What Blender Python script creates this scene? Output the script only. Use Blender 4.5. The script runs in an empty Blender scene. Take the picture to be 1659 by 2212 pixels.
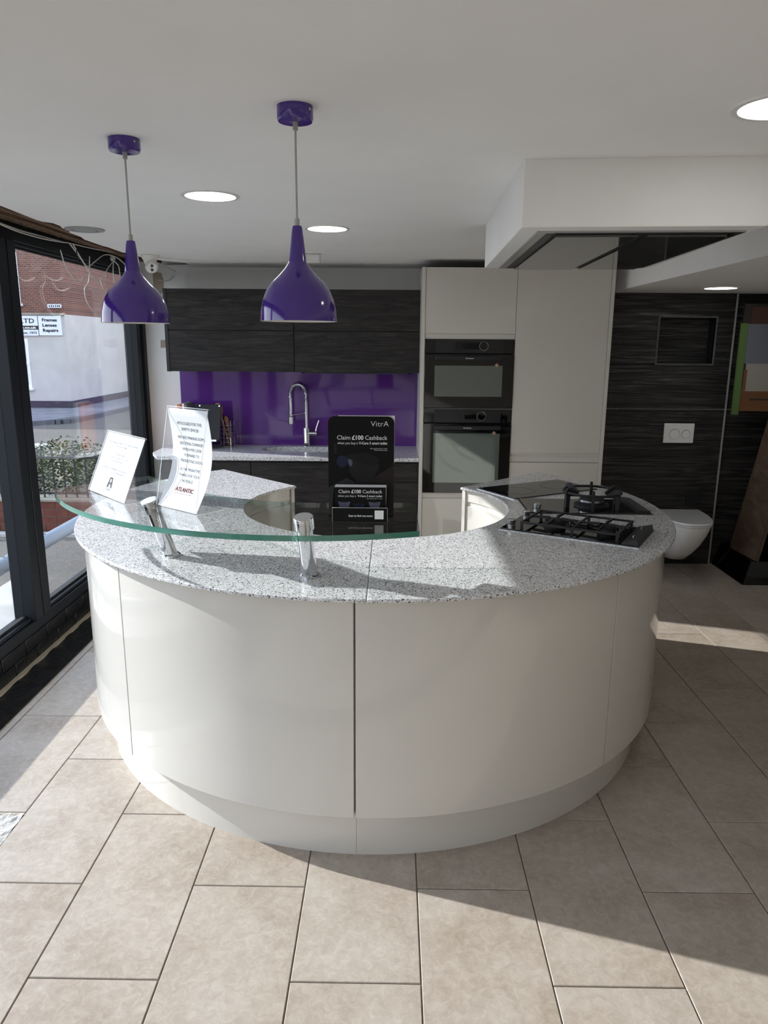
import bpy, bmesh, math, random
from mathutils import Vector, Matrix
random.seed(11)
S = bpy.context.scene
COL = S.collection
R = math.radians

# ------------------------------------------------------------------ camera
F, PITCH, YAW, ROLL, CH = 1584.38, 0.226648, 0.0104827, 0.0070852, 1.58
cp, sp = math.cos(PITCH), math.sin(PITCH)
rz = Matrix.Rotation(YAW, 3, 'Z')
fw = rz @ Vector((0, cp, -sp)); dn = rz @ Vector((0, -sp, -cp)); rt = rz @ Vector((1, 0, 0))
c_, s_ = math.cos(ROLL), math.sin(ROLL)
rt2 = rt * c_ - dn * s_; dn2 = rt * s_ + dn * c_
cam = bpy.data.cameras.new('camera'); camo = bpy.data.objects.new('camera', cam); COL.objects.link(camo)
cam.sensor_fit = 'HORIZONTAL'; cam.sensor_width = 36; cam.lens = F * 36 / 1659; cam.clip_start = 0.02; cam.clip_end = 500
m3 = Matrix((rt2, -dn2, -fw)).transposed()
camo.matrix_world = Matrix.Translation((0, 0, CH)) @ m3.to_4x4()
S.camera = camo

# ------------------------------------------------------------------ sky, sun, exposure
SUN_AZ, SUN_EL, SUN_W, SKY_W = -17.4, 26.0, 7.4, 3.3
LAMP_W = 10.0
w = bpy.data.worlds.new('sky'); S.world = w; w.use_nodes = True
nt = w.node_tree; nt.nodes.clear()
tc = nt.nodes.new('ShaderNodeTexCoord'); sx = nt.nodes.new('ShaderNodeSeparateXYZ')
cr = nt.nodes.new('ShaderNodeValToRGB'); bg = nt.nodes.new('ShaderNodeBackground'); wo = nt.nodes.new('ShaderNodeOutputWorld')
cr.color_ramp.elements[0].position = 0.0; cr.color_ramp.elements[0].color = (1.0, 0.985, 0.975, 1)
cr.color_ramp.elements[1].position = 0.6; cr.color_ramp.elements[1].color = (0.56, 0.68, 0.90, 1)
nt.links.new(tc.outputs['Generated'], sx.inputs[0]); nt.links.new(sx.outputs['Z'], cr.inputs[0])
nt.links.new(cr.outputs[0], bg.inputs['Color']); bg.inputs['Strength'].default_value = SKY_W
nt.links.new(bg.outputs[0], wo.inputs['Surface'])
sd = bpy.data.lights.new('sun_offscreen', 'SUN'); sd.energy = SUN_W; sd.angle = R(0.6); sd.color = (1.0, 0.975, 0.94)
so = bpy.data.objects.new('sun_offscreen', sd); COL.objects.link(so)
sundir = Vector((math.cos(R(SUN_AZ)) * math.cos(R(SUN_EL)), math.sin(R(SUN_AZ)) * math.cos(R(SUN_EL)), -math.sin(R(SUN_EL))))
so.rotation_euler = (-sundir).to_track_quat('Z', 'Y').to_euler(); so.location = (-8, 6, 6)
S.view_settings.view_transform = 'Standard'; S.view_settings.look = 'None'
S.view_settings.exposure = 0.6; S.view_settings.gamma = 1.0; S.view_settings.use_curve_mapping = False

# ------------------------------------------------------------------ materials
def lin(h):
    c = [int(h[i:i + 2], 16) / 255 for i in (0, 2, 4)]
    return tuple((x / 12.92 if x <= .04045 else ((x + .055) / 1.055) ** 2.4) for x in c) + (1,)
MATS = {}
def mat(name, col, rough=.5, metal=0, spec=.5, coat=0, build=None, emit=None):
    m = bpy.data.materials.new(name); m.use_nodes = True; MATS[name] = m
    p = m.node_tree.nodes['Principled BSDF']
    p.inputs['Base Color'].default_value = lin(col) if isinstance(col, str) else col
    p.inputs['Roughness'].default_value = rough; p.inputs['Metallic'].default_value = metal
    p.inputs['Specular IOR Level'].default_value = spec; p.inputs['Coat Weight'].default_value = coat
    p.inputs['Coat Roughness'].default_value = .03
    if emit:
        p.inputs['Emission Color'].default_value = lin(emit[0]); p.inputs['Emission Strength'].default_value = emit[1]
    if build: build(m.node_tree, p)
    return m
def N(t, k, **kw):
    n = t.nodes.new(k)
    for a, b in kw.items(): setattr(n, a, b)
    return n
def coords(t, scale=(1, 1, 1), rnd=0, rot=(0, 0, 0)):
    tc = N(t, 'ShaderNodeTexCoord'); mp = N(t, 'ShaderNodeMapping')
    mp.inputs['Scale'].default_value = scale; mp.inputs['Rotation'].default_value = rot
    t.links.new(tc.outputs['Object'], mp.inputs['Vector'])
    if rnd:
        oi = N(t, 'ShaderNodeObjectInfo'); mu = N(t, 'ShaderNodeMath', operation='MULTIPLY'); mu.inputs[1].default_value = rnd
        t.links.new(oi.outputs['Random'], mu.inputs[0])
        cb = N(t, 'ShaderNodeCombineXYZ'); t.links.new(mu.outputs[0], cb.inputs[0]); t.links.new(mu.outputs[0], cb.inputs[1])
        t.links.new(cb.outputs[0], mp.inputs['Location'])
    return mp.outputs[0]
def noise(t, v, scale, detail=4, rough=.55, dist=0):
    n = N(t, 'ShaderNodeTexNoise'); n.inputs['Scale'].default_value = scale; n.inputs['Detail'].default_value = detail
    n.inputs['Roughness'].default_value = rough; n.inputs['Distortion'].default_value = dist
    t.links.new(v, n.inputs['Vector']); return n.outputs['Fac']
def ramp(t, f, stops):
    r = N(t, 'ShaderNodeValToRGB'); e = r.color_ramp.elements
    while len(e) < len(stops): e.new(.5)
    for k, (p, c) in enumerate(stops):
        e[k].position = p; e[k].color = lin(c) if isinstance(c, str) else c
    t.links.new(f, r.inputs[0]); return r.outputs[0]
def mixc(t, a, b, f, mode='MIX'):
    m = N(t, 'ShaderNodeMix', data_type='RGBA', blend_type=mode)
    for s, k in ((a, 6), (b, 7)):
        if isinstance(s, str): m.inputs[k].default_value = lin(s)
        elif isinstance(s, tuple): m.inputs[k].default_value = s
        else: t.links.new(s, m.inputs[k])
    if isinstance(f, (int, float)): m.inputs[0].default_value = f
    else: t.links.new(f, m.inputs[0])
    return m.outputs[2]
def bump(t, p, h, strength=.2, dist=.01):
    b = N(t, 'ShaderNodeBump'); b.inputs['Strength'].default_value = strength; b.inputs['Distance'].default_value = dist
    t.links.new(h, b.inputs['Height']); t.links.new(b.outputs[0], p.inputs['Normal'])

def tile_b(t, p):
    v = coords(t, rnd=37)
    a = noise(t, v, 4.5, 7, .62, .4); b = noise(t, v, 34, 9, .78, .8); c = noise(t, v, 1.6, 3)
    col = ramp(t, a, [(.36, '938371'), (.5, 'aca092'), (.64, 'bdb4a8')])
    col = mixc(t, col, ramp(t, b, [(.38, '6f6050'), (.5, 'a69886'), (.62, 'd6cec2')]), .36)
    col = mixc(t, col, ramp(t, c, [(.35, 'a69686'), (.65, 'bab1a6')]), .3)
    oi = N(t, 'ShaderNodeObjectInfo')
    col = mixc(t, col, ramp(t, oi.outputs['Random'], [(0, 'a49483'), (1, 'c2b9ae')]), .22)
    t.links.new(col, p.inputs['Base Color']); bump(t, p, b, .12, .004)
    t.links.new(ramp(t, b, [(.3, (.52, .52, .52, 1)), (.7, (.36, .36, .36, 1))]), p.inputs['Roughness'])
mat('tile', 'bfb3a6', .42, build=tile_b)
mat('grout', '837a70', .9)
def plas_b(t, p):
    v = coords(t); a = noise(t, v, 30, 6, .7); t.links.new(ramp(t, a, [(.3, 'b9b4ac'), (.6, 'e6e3de')]), p.inputs['Base Color']); bump(t, p, a, 1, .02)
mat('adhesive', 'e2dfd9', .9, build=plas_b)
def wall_b(c1, c2):
    def f(t, p):
        v = coords(t); a = noise(t, v, 2.2, 4); t.links.new(ramp(t, a, [(.35, c1), (.65, c2)]), p.inputs['Base Color'])
        bump(t, p, noise(t, v, 90, 3), .04, .003)
    return f
mat('ceiling_paint', 'f4f3f0', .8, build=wall_b('f2f1ee', 'f6f5f2'))
mat('wall_paint', 'eeede9', .75, build=wall_b('ebeae6', 'f0efec'))
mat('shell_paint', 'd6d3cd', .8)
mat('cream', 'd2cec5', .06, spec=.5, coat=.2)
mat('cream_rail', 'd2cec5', .35)
mat('cream_panel', 'd2cec5', .3)
def stone_b(t, p):
    v = coords(t)
    vo = N(t, 'ShaderNodeTexVoronoi', feature='F1'); vo.inputs['Scale'].default_value = 300; t.links.new(v, vo.inputs['Vector'])
    n = noise(t, v, 60, 3); big = noise(t, v, 6, 3)
    base = ramp(t, n, [(.35, 'cfcecd'), (.65, 'e0e0e0')])
    sc = N(t, 'ShaderNodeSeparateColor'); t.links.new(vo.outputs['Color'], sc.inputs[0])
    col = mixc(t, base, '2a2a2e', ramp(t, sc.outputs[0], [(.90, (0, 0, 0, 1)), (.92, (1, 1, 1, 1))]))
    col = mixc(t, col, 'f3f3f4', ramp(t, sc.outputs[1], [(.84, (0, 0, 0, 1)), (.86, (1, 1, 1, 1))]))
    col = mixc(t, col, '8c8a89', ramp(t, sc.outputs[2], [(.80, (0, 0, 0, 1)), (.82, (.8, .8, .8, 1))]))
    t.links.new(col, p.inputs['Base Color'])
mat('quartz', 'c9c8c7', .16, spec=.5, build=stone_b)
def wood_b(c, stretch, rndm=3.0, stops=(.28, .5, .72)):
    def f(t, p):
        v = coords(t, stretch, rndm)
        a = noise(t, v, 3.2, 8, .68, 1.1); b = noise(t, v, 11, 6, .7, .5)
        col = ramp(t, a, [(stops[0], c[0]), (stops[1], c[1]), (stops[2], c[2])])
        col = mixc(t, col, ramp(t, b, [(.35, c[0]), (.7, c[2])]), .4)
        t.links.new(col, p.inputs['Base Color']); bump(t, p, a, .12, .003)
    return f
mat('dark_wood', '2a2828', .5, spec=.3, build=wood_b(('0b0b0c', '211f1f', '403c3a'), (.9, 9, 11), stops=(.36, .5, .64)))
mat('dark_wood_edge', '1c1c1e', .5)
mat('oak_board', '5b4a3c', .6, build=wood_b(('3a2c22', '59483a', '7a6653'), (9, .9, 1.2)))
mat('spoon_wood', 'b08450', .6, build=wood_b(('8a6034', 'b28650', 'c89d66'), (20, 20, 3)))
mat('batten_wood', '6a4c36', .8, build=wood_b(('3e281b', '6a4a34', '8d7156'), (14, 1.2, 14)))
mat('dirty_plaster', '7a6a52', .95, build=lambda t, p: t.links.new(ramp(t, noise(t, coords(t), 24, 5, .7), [(.35, '241a12'), (.55, '6d5a42'), (.75, 'a08f70')]), p.inputs['Base Color']))
mat('purple', '432785', .12, spec=.5, coat=.4)
mat('purple_glass', '5a2f80', .05, spec=.4, coat=.1)
mat('white_gloss', 'ebebe9', .2, coat=.3)
mat('white_plastic', 'e2e1dd', .4)
mat('ceramic', 'f2f2f2', .08, coat=.6)
mat('shade_inner', 'eceae4', .5)
mat('chrome', 'd8d9db', .07, metal=1)
mat('steel', 'b9babb', .25, metal=1)
mat('cable_clear', 'a8a7a0', .35)
mat('cable_white', 'cfcdc6', .5)
mat('cable_black', '151515', .5)
mat('anthracite', '171b20', .5, spec=.3)
mat('anthracite_dark', '12151a', .5)
mat('gasket', '0b0c0e', .7)
mat('black', '0b0b0c', .4)
mat('black_gloss', '050506', .04, spec=.6)
mat('black_matt', '101012', .65)
mat('cast_iron', '16181c', .55)
mat('oven_panel', '14171c', .3)
mat('oven_window', '6f7671', .04, metal=.5, spec=.7)
mat('hob_glass', '060607', .03, spec=.7)
mat('hood_glass', '5a5b5a', .05, metal=.75)
mat('paper', 'e4e6e8', .7, spec=.2)
mat('ink', '121216', .8, spec=.1)
mat('ink_grey', '2c3036', .8, spec=.1)
mat('ink_red', '6d2320', .8, spec=.1)
mat('print_white', 'e9e9ea', .6)
mat('card_black', '060607', .6, spec=.2)
mat('card_white', 'dcdcdc', .6)
mat('print_charcoal', '161618', .6, spec=.2)
mat('print_grey', '1f1f21', .6, spec=.2)
mat('print_floor', '2e2e2f', .6, spec=.2)
mat('print_brown', '241f1d', .6, spec=.2)
mat('print_blue', '1d2238', .6, spec=.2)
mat('print_pale', '55566a', .6, spec=.2)
mat('sticker', 'b08a74', .5)
mat('book_orange', 'd0682f', .5)
mat('book_white', 'dcdad5', .5)
mat('book_grey', '7b7c7e', .5)
mat('lamp', 'ffffff', .5, emit=('ffffff', LAMP_W))
mat('grey_grille', '9d9d9b', .6)
def ribs_b(t, p):
    v = coords(t, (1.1, 1.1, 26)); a = noise(t, v, 1.6, 5, .6, 1.6); b = noise(t, v, 5, 4, .6)
    t.links.new(ramp(t, a, [(.38, '080808'), (.5, '1d1b1b'), (.62, '413c3c')]), p.inputs['Base Color']); bump(t, p, a, .8, .02)
mat('ribbed_tile', '1c1a1a', .35, build=ribs_b)
def glit_b(t, p):
    v = coords(t); vo = N(t, 'ShaderNodeTexVoronoi'); vo.inputs['Scale'].default_value = 320; t.links.new(v, vo.inputs['Vector'])
    t.links.new(ramp(t, vo.outputs['Distance'], [(.1, 'd9d9d9'), (.5, '777777'), (.9, 'e8e8e8')]), p.inputs['Base Color']); bump(t, p, vo.outputs['Distance'], 1, .01)
mat('glitter', 'a5a5a5', .3, metal=.7, build=glit_b)
def poly_b(t, p):
    v = coords(t, (6, 22, 6), rot=(0, 0, .5)); a = noise(t, v, 2.4, 7, .7, 2.0)
    t.links.new(ramp(t, a, [(.4, '0f1217'), (.7, '171b21')]), p.inputs['Base Color']); bump(t, p, a, 1, .05)
mat('polythene', '11141a', .16, build=poly_b)
mat('black_brick', '111316', .3, build=lambda t, p: bump(t, p, noise(t, coords(t), 40, 4), .4, .01))
mat('strip_cream', 'a89c89', .7)
# outside
def asph_b(t, p):
    v = coords(t); a = noise(t, v, 55, 5, .7); b = noise(t, v, .6, 3)
    t.links.new(mixc(t, ramp(t, a, [(.35, '46423c'), (.65, '7b746a')]), ramp(t, b, [(.3, '544f48'), (.7, '6d665d')]), .5), p.inputs['Base Color']); bump(t, p, a, .6, .02)
mat('asphalt', '5b5752', .9, build=asph_b)
mat('pavement', '77757a', .9, build=wall_b('67656a', '7f7d82'))
mat('kerb', '55555a', .9)
mat('stone', '9a9385', .9, build=wall_b('807a6d', '9b9486'))
mat('concrete', 'b3b1ac', .85, build=wall_b('9c9993', 'b4b2ac'))
mat('red_brick', '6a3a30', .9, build=lambda t, p: t.links.new(mixc(t, ramp(t, noise(t, coords(t, rnd=30), 12, 4), [(.3, '4a251e'), (.7, '74412f')]), '6d372a', .3), p.inputs['Base Color']))
mat('mortar', '6d6861', .95)
def farbrick_b(t, p):
    v = coords(t, rot=(R(90), 0, 0)); b = N(t, 'ShaderNodeTexBrick'); b.inputs['Scale'].default_value = 7.0
    b.inputs['Color1'].default_value = lin('6d4438'); b.inputs['Color2'].default_value = lin('57352d'); b.inputs['Mortar'].default_value = lin('8b7a6d')
    b.inputs['Mortar Size'].default_value = .03; b.inputs['Brick Width'].default_value = .9; b.inputs['Row Height'].default_value = .34
    t.links.new(v, b.inputs['Vector']); t.links.new(b.outputs['Color'], p.inputs['Base Color'])
mat('far_brick', '64403a', .9, build=farbrick_b)
mat('render_cream', '8a8684', .9, build=wall_b('b0aca8', 'b9b5b1'))
mat('render_plinth', '3c3540', .9)
mat('brown_render', '6a625b', .9, build=wall_b('5a5149', '6c635a'))
mat('upvc', 'd9dbde', .4)
mat('fascia', 'd3d8e2', .5)
mat('net_curtain', '7d7a6c', .8)
mat('iron', '141416', .5)
mat('galv', '79828c', .55)
def leaf_b(t, p):
    oi = N(t, 'ShaderNodeTexCoord'); a = noise(t, oi.outputs['Object'], 9, 3)
    t.links.new(ramp(t, a, [(.3, '2b3520'), (.55, '465232'), (.75, '6d7650')]), p.inputs['Base Color'])
mat('leaf', '4a5536', .8, spec=.1, build=leaf_b)
mat('soil', '3a3029', .95)
mat('roof_slate', '45444a', .8)
mat('poster_green', '55713a', .6)
mat('poster_grey', '6a6e78', .6)
mat('poster_tile', '4b2f24', .6)
mat('poster_wood', '70492a', .6)
mat('poster_cream', '9a948c', .6)
mat('poster_dark', '2b2622', .6)

def glass(name, tint, k=1.0, base=.045, rough=0.0):
    m = bpy.data.materials.new(name); m.use_nodes = True; MATS[name] = m; t = m.node_tree; t.nodes.clear()
    lw = N(t, 'ShaderNodeLayerWeight'); lw.inputs['Blend'].default_value = .5
    pw = N(t, 'ShaderNodeMath', operation='POWER'); pw.inputs[1].default_value = 5
    t.links.new(lw.outputs['Facing'], pw.inputs[0])
    ma = N(t, 'ShaderNodeMath', operation='MULTIPLY_ADD', use_clamp=True); ma.inputs[1].default_value = (1 - base) * k; ma.inputs[2].default_value = base * k
    t.links.new(pw.outputs[0], ma.inputs[0])
    tr = N(t, 'ShaderNodeBsdfTransparent'); tr.inputs[0].default_value = tint
    gl = N(t, 'ShaderNodeBsdfGlossy'); gl.inputs['Roughness'].default_value = rough; gl.inputs[0].default_value = (1, 1, 1, 1)
    mx = N(t, 'ShaderNodeMixShader'); o = N(t, 'ShaderNodeOutputMaterial')
    t.links.new(ma.outputs[0], mx.inputs[0]); t.links.new(tr.outputs[0], mx.inputs[1]); t.links.new(gl.outputs[0], mx.inputs[2])
    t.links.new(mx.outputs[0], o.inputs[0]); return m
glass('window_glass', (.80, .82, .84, 1), 1.0, .06)
glass('clear_glass', (.97, .975, .98, 1), 1.0, .04)
glass('far_glass', (.5, .52, .55, 1), 1.0, .08)
glass('shelf_glass', (.975, .992, .985, 1), .85, .045)
glass('acrylic', (.98, .985, .99, 1), .35, .04)
def edge_b(t, p):
    p.inputs['Transmission Weight'].default_value = .35
mat('glass_edge', '529a86', .08, build=edge_b, coat=.5)
glass('pale_edge', (.72, .86, .80, 1), 1.0, .12)
mat('acrylic_edge', 'dfe6ea', .15)

# ------------------------------------------------------------------ mesh helpers
WL = {}
class B:
    def __init__(s, m=None): s.v = []; s.f = []; s.mi = []; s.m = m; s.cur = 0
    def add(s, vs, fs):
        o = len(s.v)
        for v in vs: s.v.append((s.m @ Vector(v)) if s.m else Vector(v))
        for f in fs: s.f.append(tuple(i + o for i in f)); s.mi.append(s.cur)
        return s
    def box(s, x0, x1, y0, y1, z0, z1):
        return s.add([(x0, y0, z0), (x1, y0, z0), (x1, y1, z0), (x0, y1, z0), (x0, y0, z1), (x1, y0, z1), (x1, y1, z1), (x0, y1, z1)],
                     [(0, 3, 2, 1), (4, 5, 6, 7), (0, 1, 5, 4), (1, 2, 6, 5), (2, 3, 7, 6), (3, 0, 4, 7)])
    def prism(s, pts, z0, z1):
        n = len(pts); vs = [(x, y, z0) for x, y in pts] + [(x, y, z1) for x, y in pts]
        return s.add(vs, [tuple(range(n))[::-1], tuple(range(n, 2 * n))] + [(i, (i + 1) % n, n + (i + 1) % n, n + i) for i in range(n)])
    def hexa(s, bot, top):
        n = len(bot); return s.add(list(bot) + list(top), [tuple(range(n))[::-1], tuple(range(n, 2 * n))] + [(i, (i + 1) % n, n + (i + 1) % n, n + i) for i in range(n)])
    def cyl(s, p, q, r, r2=None, n=24, cap=True):
        p = Vector(p); q = Vector(q); d = (q - p).normalized(); r2 = r if r2 is None else r2
        a = d.orthogonal().normalized(); b = d.cross(a)
        vs = []
        for c, rr in ((p, r), (q, r2)):
            for i in range(n):
                t = 2 * math.pi * i / n; vs.append(c + a * (rr * math.cos(t)) + b * (rr * math.sin(t)))
        fs = [(i, (i + 1) % n, n + (i + 1) % n, n + i) for i in range(n)]
        if cap: fs += [tuple(range(n))[::-1], tuple(range(n, 2 * n))]
        return s.add(vs, fs)
    def lathe(s, prof, n=36, c=(0, 0, 0), closed=True):
        vs = []; fs = []; k = len(prof)
        for r, z in prof:
            for i in range(n):
                t = 2 * math.pi * i / n; vs.append((c[0] + r * math.cos(t), c[1] + r * math.sin(t), c[2] + z))
        for j in range(k - 1):
            for i in range(n): fs.append((j * n + i, j * n + (i + 1) % n, (j + 1) * n + (i + 1) % n, (j + 1) * n + i))
        if closed: fs += [tuple(range(n))[::-1], tuple(range((k - 1) * n, k * n))]
        return s.add(vs, fs)
    def tube(s, pts, r, n=8, cap=True):
        pts = [Vector(p) for p in pts]; k = len(pts); vs = []; fs = []; a = None
        for j, p in enumerate(pts):
            d = (pts[min(j + 1, k - 1)] - pts[max(j - 1, 0)]).normalized()
            if a is None: a = d.orthogonal().normalized()
            a = (a - d * a.dot(d))
            a = a.normalized() if a.length > 1e-6 else d.orthogonal().normalized()
            b = d.cross(a); rr = r[j] if isinstance(r, (list, tuple)) else r
            for i in range(n):
                t = 2 * math.pi * i / n; vs.append(p + a * (rr * math.cos(t)) + b * (rr * math.sin(t)))
        for j in range(k - 1):
            for i in range(n): fs.append((j * n + i, j * n + (i + 1) % n, (j + 1) * n + (i + 1) % n, (j + 1) * n + i))
        if cap: fs += [tuple(range(n))[::-1], tuple(range((k - 1) * n, k * n))]
        return s.add(vs, fs)
    def sector(s, r0, r1, a0, a1, z0, z1, n=24, c=(0, 0)):
        vs = []; fs = []
        for i in range(n + 1):
            t = R(a0 + (a1 - a0) * i / n); ct, st = math.cos(t), math.sin(t)
            for r, z in ((r0, z0), (r1, z0), (r1, z1), (r0, z1)): vs.append((c[0] + r * ct, c[1] + r * st, z))
        for i in range(n):
            o = 4 * i
            for k in range(4): fs.append((o + k, o + (k + 1) % 4, o + 4 + (k + 1) % 4, o + 4 + k))
        fs += [(0, 1, 2, 3), (4 * n + 3, 4 * n + 2, 4 * n + 1, 4 * n)]
        return s.add(vs, fs)
    def grid(s, fn, nu, nv):
        vs = [fn(i / nu, j / nv) for j in range(nv + 1) for i in range(nu + 1)]
        return s.add(vs, [(j * (nu + 1) + i, j * (nu + 1) + i + 1, (j + 1) * (nu + 1) + i + 1, (j + 1) * (nu + 1) + i) for j in range(nv) for i in range(nu)])
    def build(s, name, m, parent=None, origin=None, smooth=35, bevel=0, seg=2, recalc=True, mods=None):
        me = bpy.data.meshes.new(name)
        if parent is not None: o0 = WL[parent]
        elif origin is not None: o0 = Vector(origin)
        else:
            xs = [v.x for v in s.v]; ys = [v.y for v in s.v]; zs = [v.z for v in s.v]
            o0 = Vector(((min(xs) + max(xs)) / 2, (min(ys) + max(ys)) / 2, min(zs)))
        me.from_pydata([tuple(v - o0) for v in s.v], [], s.f)
        for k in (m if isinstance(m, (list, tuple)) else [m]): me.materials.append(MATS[k])
        for p, k in zip(me.polygons, s.mi): p.material_index = k
        if recalc:
            bm = bmesh.new(); bm.from_mesh(me); bmesh.ops.recalc_face_normals(bm, faces=bm.faces); bm.to_mesh(me); bm.free()
        if smooth:
            me.shade_smooth(); me.set_sharp_from_angle(angle=R(smooth))
        me.update()
        ob = bpy.data.objects.new(name, me); COL.objects.link(ob)
        if parent is not None: ob.parent = parent
        else: ob.location = o0
        WL[ob] = o0
        if bevel:
            b = ob.modifiers.new('bevel', 'BEVEL'); b.width = bevel; b.segments = seg; b.limit_method = 'ANGLE'; b.angle_limit = R(40)
        return ob
def thing(name, label, cat, loc=(0, 0, 0), group=None):
    o = bpy.data.objects.new(name, None); COL.objects.link(o); o.location = loc; o.empty_display_size = .05
    WL[o] = Vector(loc); o['label'] = label; o['category'] = cat
    if group: o['group'] = group
    return o
def tag(o, label, cat, group=None):
    o['label'] = label; o['category'] = cat
    if group: o['group'] = group
    return o
def struct(o, label=None):
    o['kind'] = 'structure'
    if label: o['label'] = label
    return o
def sempty(name, loc=(0, 0, 0), label=None):
    o = bpy.data.objects.new(name, None); COL.objects.link(o); o.location = loc; o.empty_display_size = .05
    WL[o] = Vector(loc); o['kind'] = 'structure'
    if label: o['label'] = label
    return o
def box(name, m, parent, x0, x1, y0, y1, z0, z1, bevel=0, **k):
    return B().box(x0, x1, y0, y1, z0, z1).build(name, m, parent, bevel=bevel, **k)
def dup(root, delta):
    r = root.copy(); COL.objects.link(r); r.location = Vector(root.location) + Vector(delta); WL[r] = WL[root] + Vector(delta)
    def rec(a, b):
        for ch in [c for c in bpy.data.objects if c.parent == a]:
            c = ch.copy(); COL.objects.link(c); c.parent = b; WL[c] = WL[r]; rec(ch, c)
    rec(root, r); return r
def smoothpath(pts, n=6):
    P = [Vector(p) for p in pts]; out = []
    for i in range(len(P) - 1):
        p0 = P[max(i - 1, 0)]; p1 = P[i]; p2 = P[i + 1]; p3 = P[min(i + 2, len(P) - 1)]
        for k in range(n):
            t = k / n
            out.append(.5 * ((2 * p1) + (p2 - p0) * t + (2 * p0 - 5 * p1 + 4 * p2 - p3) * t * t + (3 * p1 - p0 - 3 * p2 + p3) * t ** 3))
    out.append(P[-1]); return out
def text(name, body, m, parent, fn, u, v, width=None, height=.01, align='C', bold=0.0, res=2):
    """flat lettering; fn(u,v) gives the world point of a printed position in metres on the sheet"""
    cu = bpy.data.curves.new(name, 'FONT'); cu.body = body; cu.size = 1; cu.offset = bold; cu.resolution_u = res
    to = bpy.data.objects.new(name, cu); COL.objects.link(to)
    dg = bpy.context.evaluated_depsgraph_get(); me = bpy.data.meshes.new_from_object(to.evaluated_get(dg))
    bpy.data.objects.remove(to); bpy.data.curves.remove(cu)
    vs = [w_.co.copy() for w_ in me.vertices]; fs = [tuple(p.vertices) for p in me.polygons]; bpy.data.meshes.remove(me)
    if not vs: return None
    x0 = min(p.x for p in vs); x1 = max(p.x for p in vs)
    k = height / .7; kx = (width / (x1 - x0)) if width else k
    if width and not height: k = kx
    wd = (x1 - x0) * kx; off = {'C': -wd / 2, 'L': 0, 'R': -wd}[align]
    b = B(); b.add([fn(u + off + (p.x - x0) * kx, v + p.y * k) for p in vs], fs)
    return b.build(name, m, parent, smooth=0, recalc=False)

# ================================================================== SETTING
CZ = 2.09
TW = 1 / 3; X0 = .0866; Y0 = 1.5419
floor = sempty('floor', (0, 0, 0), 'beige stone effect tiled floor')
box('slab', 'grout', floor, -1.60, 3.7, -2.4, 5.5, -.08, -.0045)
tmesh = None
ntile = 0
for k in range(-5, 10):
    xs0 = X0 + k * TW
    off = 0 if k % 2 else TW
    n = -2
    while True:
        y0 = Y0 + off + n * 2 * TW; n += 1
        if y0 > 5.35: break
        if k == -5 and abs(y0 - Y0) < .05: continue
        if y0 + 2 * TW < -.3: continue
        # tiles fully hidden under the tall units and back base units are left out
        if tmesh is None:
            g = .0018
            o = B().box(xs0 + g, xs0 + TW - g, y0 + g, y0 + 2 * TW - g, -.008, 0).build('tile', 'tile', floor, smooth=0)
            bm = bmesh.new(); bm.from_mesh(o.data)
            bmesh.ops.translate(bm, verts=bm.verts, vec=(-xs0, -y0, 0))
            bmesh.ops.bevel(bm, geom=[e for e in bm.edges if all(v.co.z > -.001 for v in e.verts)], offset=.0016, segments=1, affect='EDGES')
            bm.to_mesh(o.data); bm.free(); tmesh = o.data; o.location = (xs0, y0, 0)
        else:
            o = bpy.data.objects.new('tile', tmesh); COL.objects.link(o); o.parent = floor; o.location = (xs0, y0, 0)
        ntile += 1
box('floor_behind', 'tile', floor, -1.6, 3.7, -2.4, -.46, -.02, -.0005)
ad = B()
def adf(u, v):
    return (-1.60 + u * .352, 1.545 + v * .66, -.0045 + .006 * random.random())
ad.grid(adf, 26, 40); ad.build('adhesive_bed', 'adhesive', floor, smooth=0)
box('tile_edge_strip', 'strip_cream', floor, -1.58, -1.262, 2.196, 2.2075, -.006, -.001)
box('edge_strip', 'tile', floor, -1.613, -1.5825, .2, 5.35, -.02, .0)

# window wall, dark low brick base
wl = sempty('wall_left', (-1.8, 2, 0), 'low black brick base under the shop window')
box('core', 'gasket', wl, -1.9, -1.792, -2.3, 5.4, -.1, .15)
for row in range(2):
    for i in range(32):
        y = -.6 + i * .225 + (.11 if row else 0)
        if y + .218 > 5.4 or y < .2: continue
        B().box(-1.794, -1.7845, y, y + .218, .004 + row * .073, .072 + row * .073).build('brick', 'black_brick', wl, bevel=.002, seg=1)
box('upper_wall', 'dirty_plaster', wl, -1.92, -1.80, -2.3, 5.4, 2.115, 2.45)

win = sempty('window_1', (-1.83, 2, .15), 'anthracite aluminium shop window')
def frame_bar(name, x0, x1, y0, y1, z0, z1): return box(name, 'anthracite', win, x0, x1, y0, y1, z0, z1, bevel=.004)
frame_bar('bottom_rail', -1.88, -1.785, -2.3, 5.4, .150, .205)
frame_bar('sill_ledge', -1.88, -1.80, -2.3, 5.4, .205, .222)
frame_bar('head_rail', -1.88, -1.79, -2.3, 5.4, 2.035, 2.112)
frame_bar('head_bead', -1.87, -1.805, -2.3, 5.4, 2.02, 2.036)
for yc in (3.525, 1.53, -.5):
    frame_bar('mullion', -1.885, -1.775, yc - .082, yc - .004, .205, 2.036)
    frame_bar('mullion', -1.885, -1.775, yc + .004, yc + .082, .205, 2.036)
    box('mullion_joint', 'gasket', win, -1.88, -1.80, yc - .005, yc + .005, .205, 2.036)
frame_bar('jamb', -1.885, -1.79, 5.26, 5.325, .205, 2.036)
box('jamb_joint', 'gasket', win, -1.88, -1.80, 5.325, 5.335, .205, 2.036)
frame_bar('jamb', -1.885, -1.775, 5.335, 5.40, .205, 2.036)
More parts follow.
